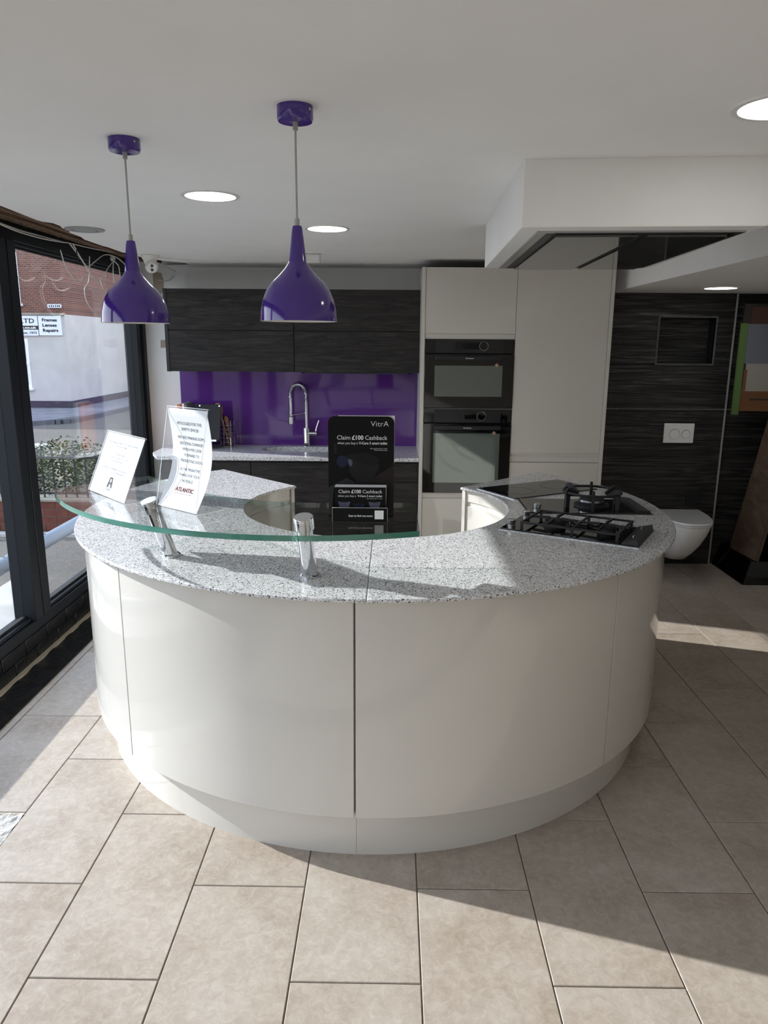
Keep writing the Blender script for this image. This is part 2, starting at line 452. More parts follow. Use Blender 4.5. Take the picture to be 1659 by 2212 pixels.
for a, b in ((3.607, 5.26), (1.612, 3.443), (-.418, 1.448), (-2.3, -.582)):
    box('pane', 'window_glass', win, -1.838, -1.832, a, b, .222, 2.03)
    for z in (.222, 2.012): box('gasket', 'gasket', win, -1.845, -1.825, a, b, z, z + .012)
# back wall, right shell, unseen front wall left windowless to cut frontal light
wb = struct(box('wall_back', 'wall_paint', None, -1.87, 1.45, 5.40, 5.55, -.05, 2.45), 'white painted back wall of the kitchen display')
pp = B(); pp.prism([(-1.675, 1.535), (-1.60, 1.533), (-1.585, 1.55), (-1.592, 1.565), (-1.588, 1.585), (-1.60, 1.592), (-1.672, 1.588)], 0, .004)
pp.v = [Vector((v.x, 5.401 - v.z, v.y)) for v in pp.v]; pp.build('plaster_patch', 'strip_cream', wb)
pp = B(); pp.prism([(-1.70, 1.90), (-1.66, 1.89), (-1.63, 1.93), (-1.625, 2.0), (-1.64, 2.05), (-1.70, 2.06)], 0, .003)
pp.v = [Vector((v.x, 5.401 - v.z, v.y)) for v in pp.v]; pp.build('bare_plaster', 'strip_cream', wb)
struct(box('wall_right', 'shell_paint', None, 3.6, 3.75, -2.4, 5.55, -.05, 2.45), 'plain wall on the right')
struct(box('wall_front', 'shell_paint', None, -1.9, 3.6, -2.5, -2.35, -.05, 2.45), 'plain wall behind the viewer')
# ceiling: plasterboard with a torn edge beside the window
edge = [(-1.50, -2.35), (-1.50, 1.5), (-1.515, 2.6)]
for (x, y) in ((-1.535, 3.05), (-1.555, 3.37), (-1.552, 3.42), (-1.522, 3.46), (-1.528, 3.55), (-1.545, 3.6), (-1.55, 3.69), (-1.572, 3.75), (-1.58, 3.9), (-1.603, 4.0), (-1.608, 4.25), (-1.60, 4.3), (-1.605, 4.55), (-1.58, 4.6), (-1.585, 4.72), (-1.56, 4.85), (-1.50, 5.0), (-1.40, 5.12), (-1.36, 5.3), (-1.45, 5.36), (-1.60, 5.38)):
    edge.append((x, y))
pts = edge + [(-1.60, 5.399), (1.47, 5.399), (1.47, -2.35)]
ceil = struct(B().prism(pts, CZ, CZ + .013).build('ceiling', 'ceiling_paint', None, smooth=0), 'white painted plasterboard ceiling with torn edge')
mk = B(); mk.tube([(-.67, 1.04, CZ - .0005), (-.655, 1.035, CZ - .0008), (-.645, 1.028, CZ - .0005)], .0018, 6); mk.build('scuff_mark', 'ink', ceil)
mk = B(); mk.tube([(-.72, 1.10, CZ - .0003), (-.70, 1.09, CZ - .0004)], .0015, 6); mk.build('scuff_mark', 'ink_grey', ceil)
struct(box('ceiling_slab', 'dirty_plaster', None, -1.92, 3.75, -2.5, 5.55, 2.45, 2.55), 'dark slab added above the torn ceiling to keep sky light out')  # unseen slab, put in so no sky light enters the ceiling gap
box('joist_face', 'dirty_plaster', ceil, -1.47, -1.44, -2.3, 5.35, CZ + .014, 2.44)
struct(box('ceiling_lower', 'ceiling_paint', None, 1.47, 3.6, -2.35, 5.40, 1.925, 2.44), 'lower white ceiling over the bathroom display')
# exposed timber at the ceiling edge
for n_, x, z, wd, ht, m_ in (('timber_batten', -1.62, 2.104, .035, .03, 'batten_wood'), ('timber_batten', -1.69, 2.102, .03, .025, 'batten_wood'), ('timber_batten', -1.76, 2.113, .035, .02, 'dirty_plaster')):
    o = B()
    def bf(u, v, x=x, z=z, wd=wd, ht=ht):
        a = 2 * math.pi * v; return (x + wd / 2 * (1 if math.cos(a) > 0 else -1) + .003 * random.random(), 2.2 + u * 3.1, z + ht / 2 + ht / 2 * (1 if math.sin(a) > 0 else -1) + .003 * random.random())
    o.grid(lambda u, v: bf(u, (v * 4 + .5) / 4), 40, 4); o = o.build(n_, m_, None, smooth=0)
    tag(o, {0: '', -1.62: 'brown timber batten nearest the torn plasterboard edge', -1.69: 'brown timber batten in the middle of the ceiling gap', -1.76: 'plaster crusted batten right above the window head'}[x], 'batten')
# hood bulkhead
bq = [(.367, 2.25), (1.05, 2.20), (1.11, 3.37), (.404, 3.43)]
bulk = struct(B().prism(bq, 1.907, CZ + .001).build('ceiling_bulkhead', 'wall_paint', None, smooth=0, bevel=.003), 'white boxed bulkhead hanging below the ceiling over the hobs')
# bathroom display wall with niche
YB = 5.24
wt = sempty('wall_back_right', (1.9, YB, 0), 'black ribbed panel wall of the bathroom display')
nx0, nx1, nz0, nz1 = 1.838, 2.222, 1.454, 1.763
def panel(n_, x0, x1, z0, z1): return box(n_, 'ribbed_tile', wt, x0, x1, YB, YB + .02, z0, z1)
panel('tile_panel', 1.386, nx0, 1.142, 1.925); panel('tile_panel', nx1, 2.345, 1.142, 1.925)
panel('tile_panel', nx0, nx1, nz1, 1.925); panel('tile_panel', nx0, nx1, 1.142, nz0); panel('tile_panel', 1.386, 2.345, 0, 1.132)
box('niche_back', 'ribbed_tile', wt, nx0, nx1, YB + .11, YB + .13, nz0, nz1)
for a in ((nx0 - .01, nx0, nz0, nz1), (nx1, nx1 + .01, nz0, nz1), (nx0, nx1, nz0 - .01, nz0), (nx0, nx1, nz1, nz1 + .01)): box('niche_lining', 'black_matt', wt, a[0], a[1], YB + .02, YB + .13, a[2], a[3])
for a in ((nx0 - .012, nx1 + .012, nz1, nz1 + .012), (nx0 - .012, nx1 + .012, nz0 - .012, nz0), (nx0 - .012, nx0, nz0, nz1), (nx1, nx1 + .012, nz0, nz1)): box('niche_trim', 'glitter', wt, a[0], a[1], YB - .004, YB + .02, a[2], a[3])
box('dado_trim', 'glitter', wt, 1.386, 2.345, YB - .002, YB + .02, 1.132, 1.142)
box('corner_trim', 'grey_grille', wt, 2.345, 2.357, YB - .004, YB + .02, 0.0, 1.925)
box('core', 'black_matt', wt, 1.386, 2.36, YB + .13, 5.54, 0, 1.925)
wr = sempty('wall_pier', (2.36, YB, 0), 'black ribbed return wall beside the bathroom display')
box('tile_panel', 'ribbed_tile', wr, 2.36, 3.6, YB + .02, 5.54, 1.142, 1.925); box('tile_panel', 'ribbed_tile', wr, 2.36, 3.6, YB + .02, 5.54, 0, 1.132); box('dado_trim', 'glitter', wr, 2.36, 3.6, YB + .016, YB + .03, 1.132, 1.142)

# ================================================================== ISLAND
IC = (-.067, 3.17)
ANG = [-225, -178, -133.5, -91.7, -48, -3.5, 45]
ilab = ['cream curved base cabinet at the island end nearest the kitchen sink',
        'cream curved base cabinet on the window side, under the glass shelf tip',
        'cream curved base cabinet directly below the chrome posts of the glass shelf',
        'cream curved base cabinet below the bare worktop between glass shelf and gas hob',
        'cream gloss curved base cabinet under the two burner gas hob and wok burner',
        'cream gloss curved base cabinet at the island end under the plain induction hob']
for k in range(6):
    a0, a1 = ANG[k], ANG[k + 1]; am = R((a0 + a1) / 2)
    t = thing('curved_base_cabinet', ilab[k], 'cabinet', (IC[0] + .9 * math.cos(am), IC[1] + .9 * math.sin(am), 0), 'curved island cabinets')
    g = .13; n = 18
    B().sector(.622, 1.183, a0 + .02, a1 - .02, .165, .8715, n, IC).build('carcass', 'cream_panel', t)
    B().sector(1.1835, 1.205, a0 + g, a1 - g, .168, .869, n, IC).build('door', 'cream', t, bevel=.0015)
    B().sector(1.10, 1.15, a0 + .02, a1 - .02, 0, .166, n, IC).build('plinth', 'cream', t)
    B().sector(.66, .70, a0 + .02, a1 - .02, 0, .166, n, IC).build('inner_plinth', 'cream_panel', t)
    e0 = 2.0 if k == 0 else .2; e1 = 2.0 if k == 5 else .2
    d = B().sector(.60, .6215, a0 + e0, a1 - e1, .168, .79, n, IC).build('inner_door', 'cream', t, bevel=.0015)
    B().sector(.606, .6215, a0 + e0, a1 - e1, .79, .812, n, IC).build('handle_rail', 'cream_rail', t)
    B().sector(.60, .6215, a0 + e0, a1 - e1, .812, .869, n, IC).build('top_rail', 'cream', t, bevel=.0015)
    if k in (0, 5):
        ang = a0 if k == 0 else a1; sg = 1 if k == 0 else -1
        lo, hi = sorted((ang + sg * .02, ang + sg * 1.9))
        B().sector(.592, .622, lo, hi, .0, .871, 2, IC).build('end_panel', 'cream_panel', t)
wt_ = thing('island_worktop', 'speckled light grey quartz ring worktop on the curved island', 'worktop', (IC[0], IC[1] - .9, .872))
B().sector(.576, 1.237, -225, -90.05, .872, .884, 96, IC).build('slab', 'quartz', wt_, bevel=.003)
B().sector(.576, 1.237, -89.98, 45, .872, .884, 96, IC).build('slab', 'quartz', wt_, bevel=.003)

# glass shelf on chrome posts
GZ0, GZ1 = 1.0535, 1.07
gs = thing('glass_shelf', 'curved raised glass bar shelf on two chrome posts above the island worktop', 'shelf', (-.5, 2.25, .884))
gc = (-.271, 2.916); gr = .9986
front = [(gc[0] + gr * math.cos(R(a)), gc[1] + gr * math.sin(R(a))) for a in [202.7 + (290.5 - 202.7) * i / 48 for i in range(49)]]
back = [(p.x, p.y) for p in smoothpath([(.078, 2.362, 0), (.0, 2.345, 0), (-.2, 2.335, 0), (-.361, 2.345, 0), (-.486, 2.385, 0), (-.644, 2.475, 0), (-.77, 2.61, 0), (-.87, 2.72, 0), (-.945, 2.80, 0)], 5)]
outl = front + back
b = B(); n = len(outl)
b.add([(x, y, GZ0) for x, y in outl] + [(x, y, GZ1) for x, y in outl], [tuple(range(n))[::-1], tuple(range(n, 2 * n))])
b.cur = 1; b.add([], []);
o_ = 0
for i in range(n): b.f.append((i, (i + 1) % n, n + (i + 1) % n, n + i)); b.mi.append(1 if i < 48 else 2)
b.build('pane', ['shelf_glass', 'glass_edge', 'pale_edge'], gs, bevel=0, smooth=25)
for (bx, by), (tx, ty) in (((-.247, 2.136), (-.259, 2.09)), ((-.732, 2.339), (-.781, 2.297))):
    p0 = Vector((bx, by, .884)); p1 = Vector((tx, ty, 1.082)); d = (p1 - p0).normalized()
    po = B().cyl(p0 + d * .006, p1 - d * .02, .0235, n=40).build('post', 'chrome', gs)
    B().lathe([(.031, 0), (.031, .006), (.026, .011), (.0238, .012)], 40, (bx, by, .884)).build('flange', 'chrome', po)
    B().cyl(p1 - d * .040, p1, .0295, n=40).build('cap', 'chrome', po, bevel=.002)

# ================================================================== SIGNS ON THE SHELF
def sheet(A, e, back_, W, Hh, lean):
    A = Vector((A[0], A[1], GZ1 + .0025)); e = Vector((e[0], e[1], 0)).normalized(); bk = Vector((back_[0], back_[1], 0)).normalized()
    up = Vector((bk.x * lean, bk.y * lean, Hh)); L = up.length; up.normalize(); nn = e.cross(up).normalized()
    return A, e, bk, up, L, nn
def holder(t, A, e, bk, up, L, nn, W, foot, rear=True):
    def slab(name, o, du, dv, dn, m='acrylic'):
        bt = [o, o + du, o + du + dv, o + dv]; return B().hexa(bt, [p + dn for p in bt]).build(name, m, t, smooth=0)
    th = .0022
    slab('front_sheet', A + nn * .0016, e * W, up * L, nn * th)
    if rear: slab('rear_sheet', A - nn * (.0016 + th), e * W, up * L, nn * th)
    slab('foot', A - Vector((0, 0, .0022)) , e * W, bk * foot, Vector((0, 0, .0022)))
    for o in (A, A + e * (W - .0016)): slab('edge', o + nn * .0040, e * .0016, up * L, nn * -.0012, 'acrylic_edge')
    slab('edge', A + up * L - nn * .0038, e * W, up * .0018, nn * .0076, 'acrylic_edge')
    slab('edge', A + bk * foot - Vector((0, 0, .0022)), e * W, bk * .0016, Vector((0, 0, .0023)), 'acrylic_edge')
    slab('edge', A - Vector((0, 0, .0022)) + e * W, e * .0014, bk * foot, Vector((0, 0, .0023)), 'acrylic_edge')
W1 = .300
fr = sheet((-1.059, 2.507), (.677, -.736), (.736, .677), W1, .200, .085); A, e, bk, up, L, nn = fr
t = thing('sign_holder', 'wide acrylic notice holder with small grey print and black A logo, on the glass shelf', 'sign', (-.93, 2.42, GZ1))
holder(t, *fr, W1, .09)
b = B(); pa = [A + e * .002, A + e * (W1 - .002), A + e * (W1 - .002) + up * (L - .003), A + e * .002 + up * (L - .003)]
b.hexa([p - nn * .0006 for p in pa], [p + nn * .0003 for p in pa]); b.build('paper', 'paper', t, smooth=0)
def f1(u, v, A=A, e=e, up=up, nn=nn): return A + e * u + up * v + nn * .0009
rows = [(.181, 'Parents please be aware, not all items on display', .236), (.170, 'are securely fixed.', .085), (.143, 'So please ensure', .085), (.131, 'all children are kept under control', .165), (.119, 'for their own safety.', .096),
        (.092, 'Regretfully all damages must be paid for.', .20), (.081, 'Thank you for your understanding.', .16)]
for v, s_t, wd in rows: text('lettering', s_t, 'ink_grey', t, f1, W1 / 2, v, wd, .0062)
# A-shaped logo
lg = B(); cx = W1 / 2
def lp(pts): lg.add([f1(cx + x, .030 + z) for x, z in pts], [tuple(range(len(pts)))])
lp([(-.021, 0), (-.009, 0), (-.004, .012), (-.0065, .036), (-.012, .036)]); lp([(.021, 0), (.010, 0), (.004, .013), (.0065, .036), (.012, .036)]); lp([(-.012, .036), (.012, .036), (.0075, .030), (-.0075, .030)]); lp([(-.0085, .012), (.0085, .012), (.007, .018), (-.007, .018)])
lg.build('logo', 'ink', t, smooth=0, recalc=False); text('lettering', 'ATLANTIC', 'ink', t, f1, W1 / 2, .020, .044, .0075, bold=.01)

W2 = .204
fr = sheet((-.747, 2.276), (.780, -.626), (.626, .78), W2, .308, .062); A, e, bk, up, L, nn = fr
t = thing('sign_holder', 'tall acrylic notice holder with curling paper apologising for the empty space, on the glass shelf', 'sign', (-.64, 2.25, GZ1))
holder(t, *fr, W2, .097, False)
def bow(v): 
    s = max(0, min(1, v / (L * .94)))
    return -.036 * math.sin(math.pi * s)
def f2(u, v, A=A, e=e, up=up, nn=nn): return A + e * u + up * v + nn * (bow(v) + .0009)
b = B(); b.grid(lambda u, v: A + e * (.002 + u * (W2 - .004)) + up * (v * (L - .004)) + nn * bow(v * (L - .004)), 4, 40)
b.grid(lambda u, v: A + e * (.002 + u * (W2 - .004)) + up * (v * (L - .004)) + nn * (bow(v * (L - .004)) - .0005), 4, 40)
b.build('paper', 'paper', t, recalc=False)
for v, s_t, wd, h_ in [(.262, 'APOLOGIES FOR THE', .125, .0090), (.244, 'EMPTY SPACE!', .086, .0090), (.219, 'WE ARE MAKING SOME', .138, .0090), (.201, 'EXCITING CHANGES', .120, .0090), (.183, 'WHICH WE LOOK', .098, .0090), (.165, 'FORWARD TO', .076, .0090), (.147, 'PRESENTING SOON', .110, .0090),
                       (.120, 'IN THE MEANTIME,', .105, .0090), (.102, 'THANKS FOR YOUR', .106, .0090), (.084, 'PATIENCE', .056, .0090)]:
    text('lettering', s_t, 'ink', t, f2, W2 / 2, v, wd, h_)
text('lettering', 'ATLANTIC', 'ink_red', t, f2, W2 / 2, .055, .092, .0125, bold=.03); text('lettering', 'BATHROOMS & KITCHENS', 'ink_red', t, f2, W2 / 2, .047, .088, .0030)

# cashback display stand
t = thing('display_stand', 'black cardboard cashback display board with leaflet tray, on the glass shelf', 'display', (-.09, 2.12, GZ1))
bx0, bx1, bY, bz0, bz1 = -.187, .006, 2.132, GZ1 + .001, 1.372
arc = [(bx1 - .02 + .02 * math.cos(R(a)), bz1 - .02 + .02 * math.sin(R(a))) for a in range(0, 91, 10)] + [(bx0 + .02 + .02 * math.cos(R(a)), bz1 - .02 + .02 * math.sin(R(a))) for a in range(90, 181, 10)]
poly = [(bx0, bz0), (bx1, bz0)] + arc
b = B(); b.hexa([(x, bY, z) for x, z in poly], [(x, bY + .004, z) for x, z in poly]); brd = b.build('backboard', 'card_black', t, smooth=0)
box('rear_board', 'card_white', t, bx0 + .03, bx1 + .001, bY + .0045, bY + .0065, bz0 + .16, bz1 + .002)
b = B(); b.hexa([(bx0 + .05, bY + .006, bz0), (bx0 + .14, bY + .006, bz0), (bx0 + .10, bY + .07, bz0)], [(bx0 + .05, bY + .006, bz0 + .18), (bx0 + .14, bY + .006, bz0 + .18), (bx0 + .10, bY + .02, bz0 + .18)]); b.build('strut', 'card_black', t, smooth=0)
BW = bx1 - bx0; BH = bz1 - bz0
def fb(dep):
    return lambda u, v: Vector((bx0 + u * BW, bY - dep, bz0 + v * BH))
def poly_print(parent, fn, pts, m, name='print'):
    b = B(); b.add([fn(u, v) for u, v in pts], [tuple(range(len(pts)))]); return b.build(name, m, parent, smooth=0, recalc=False)
poly_print(t, fb(.0004), [(.0, .30), (.28, .40), (.55, .30), (.55, .03), (.0, .03)], 'print_floor')
poly_print(t, fb(.0005), [(.73, .42), (1.0, .53), (1.0, .03), (.55, .03), (.55, .33)], 'print_brown')
poly_print(t, fb(.0007), [(.28, .60), (.36, .63), (.74, .55), (.78, .52), (.73, .45), (.66, .35), (.58, .32), (.46, .33), (.33, .45)], 'print_grey')
poly_print(t, fb(.0009), [(.25, .605), (.31, .635), (.60, .65), (.78, .59), (.77, .555), (.68, .525), (.58, .53), (.44, .565), (.33, .59)], 'print_charcoal')
for q, mm in ((0, 'print_blue'),):
    poly_print(t, fb(.0003), [(.21 + .085 * math.cos(R(a)), .56 + .06 * math.sin(R(a))) for a in range(0, 360, 20)], mm)
poly_print(t, fb(.0008), [(.30, .585), (.35, .58), (.37, .55), (.355, .51), (.31, .53)], 'print_pale'); poly_print(t, fb(.0005), [(.085, .735), (.125, .735), (.135, .635), (.095, .635)], 'print_grey')
def fbm(u, v): return Vector((bx0 + u, bY - .0012, bz0 + v))
text('lettering', 'VitrA', 'print_white', t, fbm, BW * .915, BH * .905, BW * .27, .0155, 'R', bold=-.012)
text('lettering', 'Claim', 'print_white', t, fbm, BW * .135, BH * .775, BW * .20, .0125, 'L'); text('lettering', '£100', 'print_white', t, fbm, BW * .36, BH * .775, BW * .175, .0125, 'L', bold=.025); text('lettering', 'Cashback', 'print_white', t, fbm, BW * .56, BH * .775, BW * .335, .0125, 'L')
text('lettering', 'when you buy a', 'print_white', t, fbm, BW * .14, BH * .73, BW * .31, .0075, 'L'); text('lettering', 'V-Care 3 smart toilet', 'print_white', t, fbm, BW * .895, BH * .73, BW * .43, .0075, 'R', bold=.02)
text('lettering', 'Offer available 01.02.24 - 31.05.24', 'print_white', t, fbm, BW * .895, BH * .685, BW * .26, .0028, 'R'); text('lettering', 'Terms & conditions apply', 'print_white', t, fbm, BW * .895, BH * .67, BW * .20, .0028, 'R')
tx0, tx1, tY = -.172, -.012, 2.078
tray = box('tray_front', 'card_black', t, tx0, tx1, tY, tY + .0025, GZ1 + .001, 1.112)
box('tray_base', 'card_black', t, tx0, tx1, tY + .0025, bY, GZ1 + .001, GZ1 + .0035)
for x in (tx0, tx1 - .002):
    b = B(); s0 = [(x, tY + .0025, GZ1 + .0035), (x, bY, GZ1 + .0035), (x, bY, 1.16), (x, tY + .0025, 1.112)]; b.hexa(s0, [(p[0] + .002, p[1], p[2]) for p in s0]); b.build('tray_side', 'card_black', t, smooth=0)
box('tray_rim', 'card_white', t, tx0, tx1, tY - .0003, tY + .0026, 1.112, 1.1127)
for x in (tx0 - .0004, tx1): box('tray_rim', 'card_white', t, x, x + .0006, tY - .0003, tY + .002, GZ1 + .001, 1.112)
def ft(u, v): return Vector((tx0 + u, tY - .0004, GZ1 + v))
text('lettering', 'Scan to find out more', 'print_white', t, ft, .117, .016, .070, .0058, 'R', bold=.02)
poly_print(t, ft, [(.123, .009), (.149, .009), (.149, .035), (.123, .035)], 'print_white', 'blank_square')
t = thing('leaflet_stack', 'stack of black cashback leaflets standing in the tray of the black display board', 'leaflets', (-.09, 2.105, GZ1))
lx0, lx1 = -.167, -.017
for i in range(5): box('leaflet', 'card_black' if i == 0 else 'card_white', t, lx0 + .0006 * i, lx1 + .0004 * i, 2.092 + i * .004, 2.0945 + i * .004, GZ1 + .004, 1.170 + .0012 * i)
def fl(u, v): return Vector((lx0 + u, 2.0914, GZ1 + v))
LW = lx1 - lx0
text('lettering', 'Claim', 'print_white', t, fl, LW * .08, .083, LW * .22, .0105, 'L'); text('lettering', '£100', 'print_white', t, fl, LW * .33, .083, LW * .19, .0105, 'L', bold=.025); text('lettering', 'Cashback', 'print_white', t, fl, LW * .55, .083, LW * .38, .0105, 'L')
text('lettering', 'when you buy a', 'print_white', t, fl, LW * .07, .072, LW * .35, .006, 'L'); text('lettering', 'V-Care 3 smart toilet', 'print_white', t, fl, LW * .93, .072, LW * .48, .006, 'R', bold=.02)
text('lettering', 'Offer available 01.02.24 - 31.05.24', 'print_white', t, fl, LW * .93, .066, LW * .3, .0022, 'R')
for ux_, mm in ((.07, 'print_pale'), (.36, 'print_blue'), (.66, 'print_pale')):
    poly_print(t, fl, [(LW * ux_, .058 - (.006 if ux_ == .36 else 0)), (LW * (ux_ + .24), .058 - (.006 if ux_ == .36 else 0)), (LW * (ux_ + .20), .034), (LW * (ux_ + .05), .034)], mm)
    poly_print(t, lambda u, v: fl(u, v) - Vector((0, .0003, 0)), [(LW * ux_, .058 - (.006 if ux_ == .36 else 0)), (LW * (ux_ + .12), .062 - (.006 if ux_ == .36 else 0)), (LW * (ux_ + .24), .058 - (.006 if ux_ == .36 else 0)), (LW * (ux_ + .12), .055 - (.006 if ux_ == .36 else 0))], 'print_charcoal')

# ================================================================== HOBS
def hobm(c, a): return Matrix.Translation((c[0], c[1], .884)) @ Matrix.Rotation(R(a), 4, 'Z')
HL, HW = .52, .292
m = hobm((.716, 3.542), 29.5)
t = thing('induction_hob', 'plain flat black glass domino hob without burners on the ring worktop', 'hob', (.716, 3.542, .884))
B(m).box(-HL / 2, HL / 2, -HW / 2, HW / 2, 0, .003).build('trim', 'steel', t); B(m).box(-HL / 2 + .004, HL / 2 - .004, -HW / 2 + .004, HW / 2 - .004, .003, .0065).build('glass_top', 'hob_glass', t, bevel=.001)
for x in (-.13, .13):
    rg = B(m); rg.lathe([(.085, .0064), (.085, .0068), (.0865, .0068), (.0865, .0064)], 48, (x, 0, 0), closed=False); rg.build('zone_ring', 'print_grey', t)
m = hobm((.835, 3.148), -.5)
t = thing('wok_hob', 'black glass domino hob with one tall round cast iron wok burner', 'hob', (.835, 3.148, .884))
B(m).box(-HL / 2, HL / 2, -HW / 2, HW / 2, 0, .003).build('trim', 'steel', t); B(m).box(-HL / 2 + .004, HL / 2 - .004, -HW / 2 + .004, HW / 2 - .004, .003, .0075).build('glass_top', 'hob_glass', t, bevel=.001)
bt = [(.20, -HW / 2 + .006, .0075), (.254, -HW / 2 + .006, .0075), (.254, HW / 2 - .006, .0075), (.20, HW / 2 - .006, .0075)]
B(m).hexa(bt, [(.206, -HW / 2 + .008, .020), (.250, -HW / 2 + .008, .016), (.250, HW / 2 - .008, .016), (.206, HW / 2 - .008, .020)]).build('rear_strip', 'cast_iron', t, smooth=0)
bu = B(m).lathe([(.075, .0075), (.075, .016), (.06, .020), (.052, .024), (.052, .040), (.046, .046), (.02, .048)], 40, (.04, 0, 0)).build('burner', 'cast_iron', t)
B(m).lathe([(.0535, .028), (.0545, .029), (.0545, .036), (.0535, .037)], 40, (.04, 0, 0), closed=False).build('burner_ring', 'steel', bu)
pr = B(m); pr.tube([(.04 + .122 * math.cos(R(a)), .122 * math.sin(R(a)), .072) for a in range(0, 361, 10)], .0055, 8, cap=False); sup = pr.build('pan_support', 'cast_iron', t)
for i in range(6):
    a = R(60 * i + 18); ca, sa = math.cos(a), math.sin(a); px, py = -sa * .0055, ca * .0055
    prof = [(.130, .0075), (.130, .080), (.121, .093), (.106, .093), (.066, .064), (.068, .053), (.110, .056), (.112, .0075)]
    q0 = [(.04 + r_ * ca - px, r_ * sa - py, z_) for r_, z_ in prof]; q1 = [(.04 + r_ * ca + px, r_ * sa + py, z_) for r_, z_ in prof]
    B(m).hexa(q0, q1).build('support_arm', 'cast_iron', sup, smooth=0)
kn = B(m).lathe([(.017, .0075), (.017, .011), (.0145, .012), (.0165, .034), (.0145, .037), (.0, .0372)], 28, (-.215, -.10, 0)).build('knob', 'steel', t)
m = hobm((.712, 2.737), -29.5)
t = thing('gas_hob', 'black glass domino hob with two small gas burners under one long iron grate', 'hob', (.712, 2.737, .884))
B(m).box(-HL / 2, HL / 2, -HW / 2, HW / 2, 0, .003).build('trim', 'steel', t); B(m).box(-HL / 2 + .004, HL / 2 - .004, -HW / 2 + .004, HW / 2 - .004, .003, .0075).build('glass_top', 'hob_glass', t, bevel=.001)
bt = [(.195, -HW / 2 + .006, .0075), (.255, -HW / 2 + .006, .0075), (.255, HW / 2 - .006, .0075), (.195, HW / 2 - .006, .0075)]
rs = B(m).hexa(bt, [(.200, -HW / 2 + .008, .0115), (.250, -HW / 2 + .008, .026), (.250, HW / 2 - .008, .026), (.200, HW / 2 - .008, .0115)]).build('rear_strip', 'cast_iron', t, smooth=0)
for y in (-.07, .07): B(m).cyl((.225, y, .018), (.226, y, .026), .004, n=14).build('screw', 'steel', rs)
for x, rr in ((-.085, .040), (.115, .030)):
    bu = B(m).lathe([(rr + .012, .0075), (rr + .012, .011), (rr + .002, .014), (rr + .002, .022), (rr - .002, .025)], 36, (x, 0, 0)).build('burner', 'cast_iron', t)
    B(m).lathe([(rr, .025), (rr, .029), (rr - .003, .031)], 36, (x, 0, 0)).build('burner_cap', 'black_matt', bu)
    B(m).cyl((x + rr + .010, .02, .0075), (x + rr + .010, .02, .026), .0028, n=10).build('igniter', 'steel', bu)
gx0, gx1, gy = -.185, .185, .118
gr_ = B(m)
for y in (-gy, gy): gr_.box(gx0, gx1, y - .0045, y + .0045, .029, .037)
for x in (gx0, gx1 - .012): gr_.box(x, x + .009, -gy, gy, .029, .037)
gr_.box(.009, .018, -gy, gy, .029, .037)
grate = gr_.build('grate', 'cast_iron', t, bevel=.002)
for x in (gx0, gx1 - .012, .009):
    for y in (-gy - .004, gy - .004): B(m).box(x, x + .009, y, y + .008, .0075, .035).build('grate_foot', 'cast_iron', grate)
for x, rr in ((-.085, .042), (.105, .034)):
    for dx, dy in ((1, 0), (-1, 0), (0, 1), (0, -1)):
        r0 = rr * .55; r1 = (.088 if dx else gy)
        a_ = Vector((x + dx * r0, dy * r0, .038)); b_ = Vector((x + dx * r1, dy * r1, .030)); s_v = Vector((-dy, dx, 0)) * .0035
        prof = [a_ - Vector((0, 0, .006)), b_, b_ + Vector((0, 0, .008)), a_ + Vector((0, 0, .005))]
        B(m).hexa([p - s_v for p in prof], [p + s_v for p in prof]).build('grate_finger', 'cast_iron', grate, smooth=0)
for y in (-.085, .085): B(m).lathe([(.016, .0075), (.016, .010), (.013, .011), (.0155, .030), (.0135, .033), (.0, .0332)], 28, (-.232, y, 0)).build('knob', 'steel', t)

# ================================================================== TALL UNITS
TY = 4.80
t = thing('end_panel', 'narrow cream end panel between the purple splashback and the ovens', 'panel', (.19, 5.1, 0)); box('board', 'cream_panel', t, .178, .2015, TY - .004, 5.399, 0, 2.043, .001)
t = thing('end_panel', 'narrow cream end panel between the tall larder doors and the black ribbed wall', 'panel', (1.374, 5.1, 0)); box('board', 'cream_panel', t, 1.362, 1.385, TY - .004, 5.23, 0, 2.043, .001)
t = thing('oven_housing', 'cream gloss tall cabinet holding the two black ovens', 'cabinet', (.49, 5.1, 0))
box('side', 'cream_panel', t, .2025, .2055, TY + .02, 5.39, .1, 2.04); box('side', 'cream_panel', t, .7705, .775, TY + .02, 5.39, .1, 2.04); box('back', 'cream_panel', t, .2055, .7705, 5.36, 5.39, .1, 2.04)
box('plinth', 'cream_panel', t, .2025, .775, TY + .05, TY + .068, 0, .1)
box('top_door', 'cream', t, .203, .7745, TY, TY + .02, 1.640, 2.042, .0015)
box('handle_rail', 'cream_rail', t, .203, .7745, TY + .008, TY + .02, 1.607, 1.639)
box('handle_rail', 'cream_rail', t, .203, .7745, TY + .008, TY + .02, .572, .607)
box('bottom_door', 'cream', t, .203, .7745, TY, TY + .02, .105, .571, .0015)
for z in (1.166, .6075, 1.606): box('shelf', 'cream_panel', t, .2056, .7704, TY + .021, 5.359, z - .004, z)
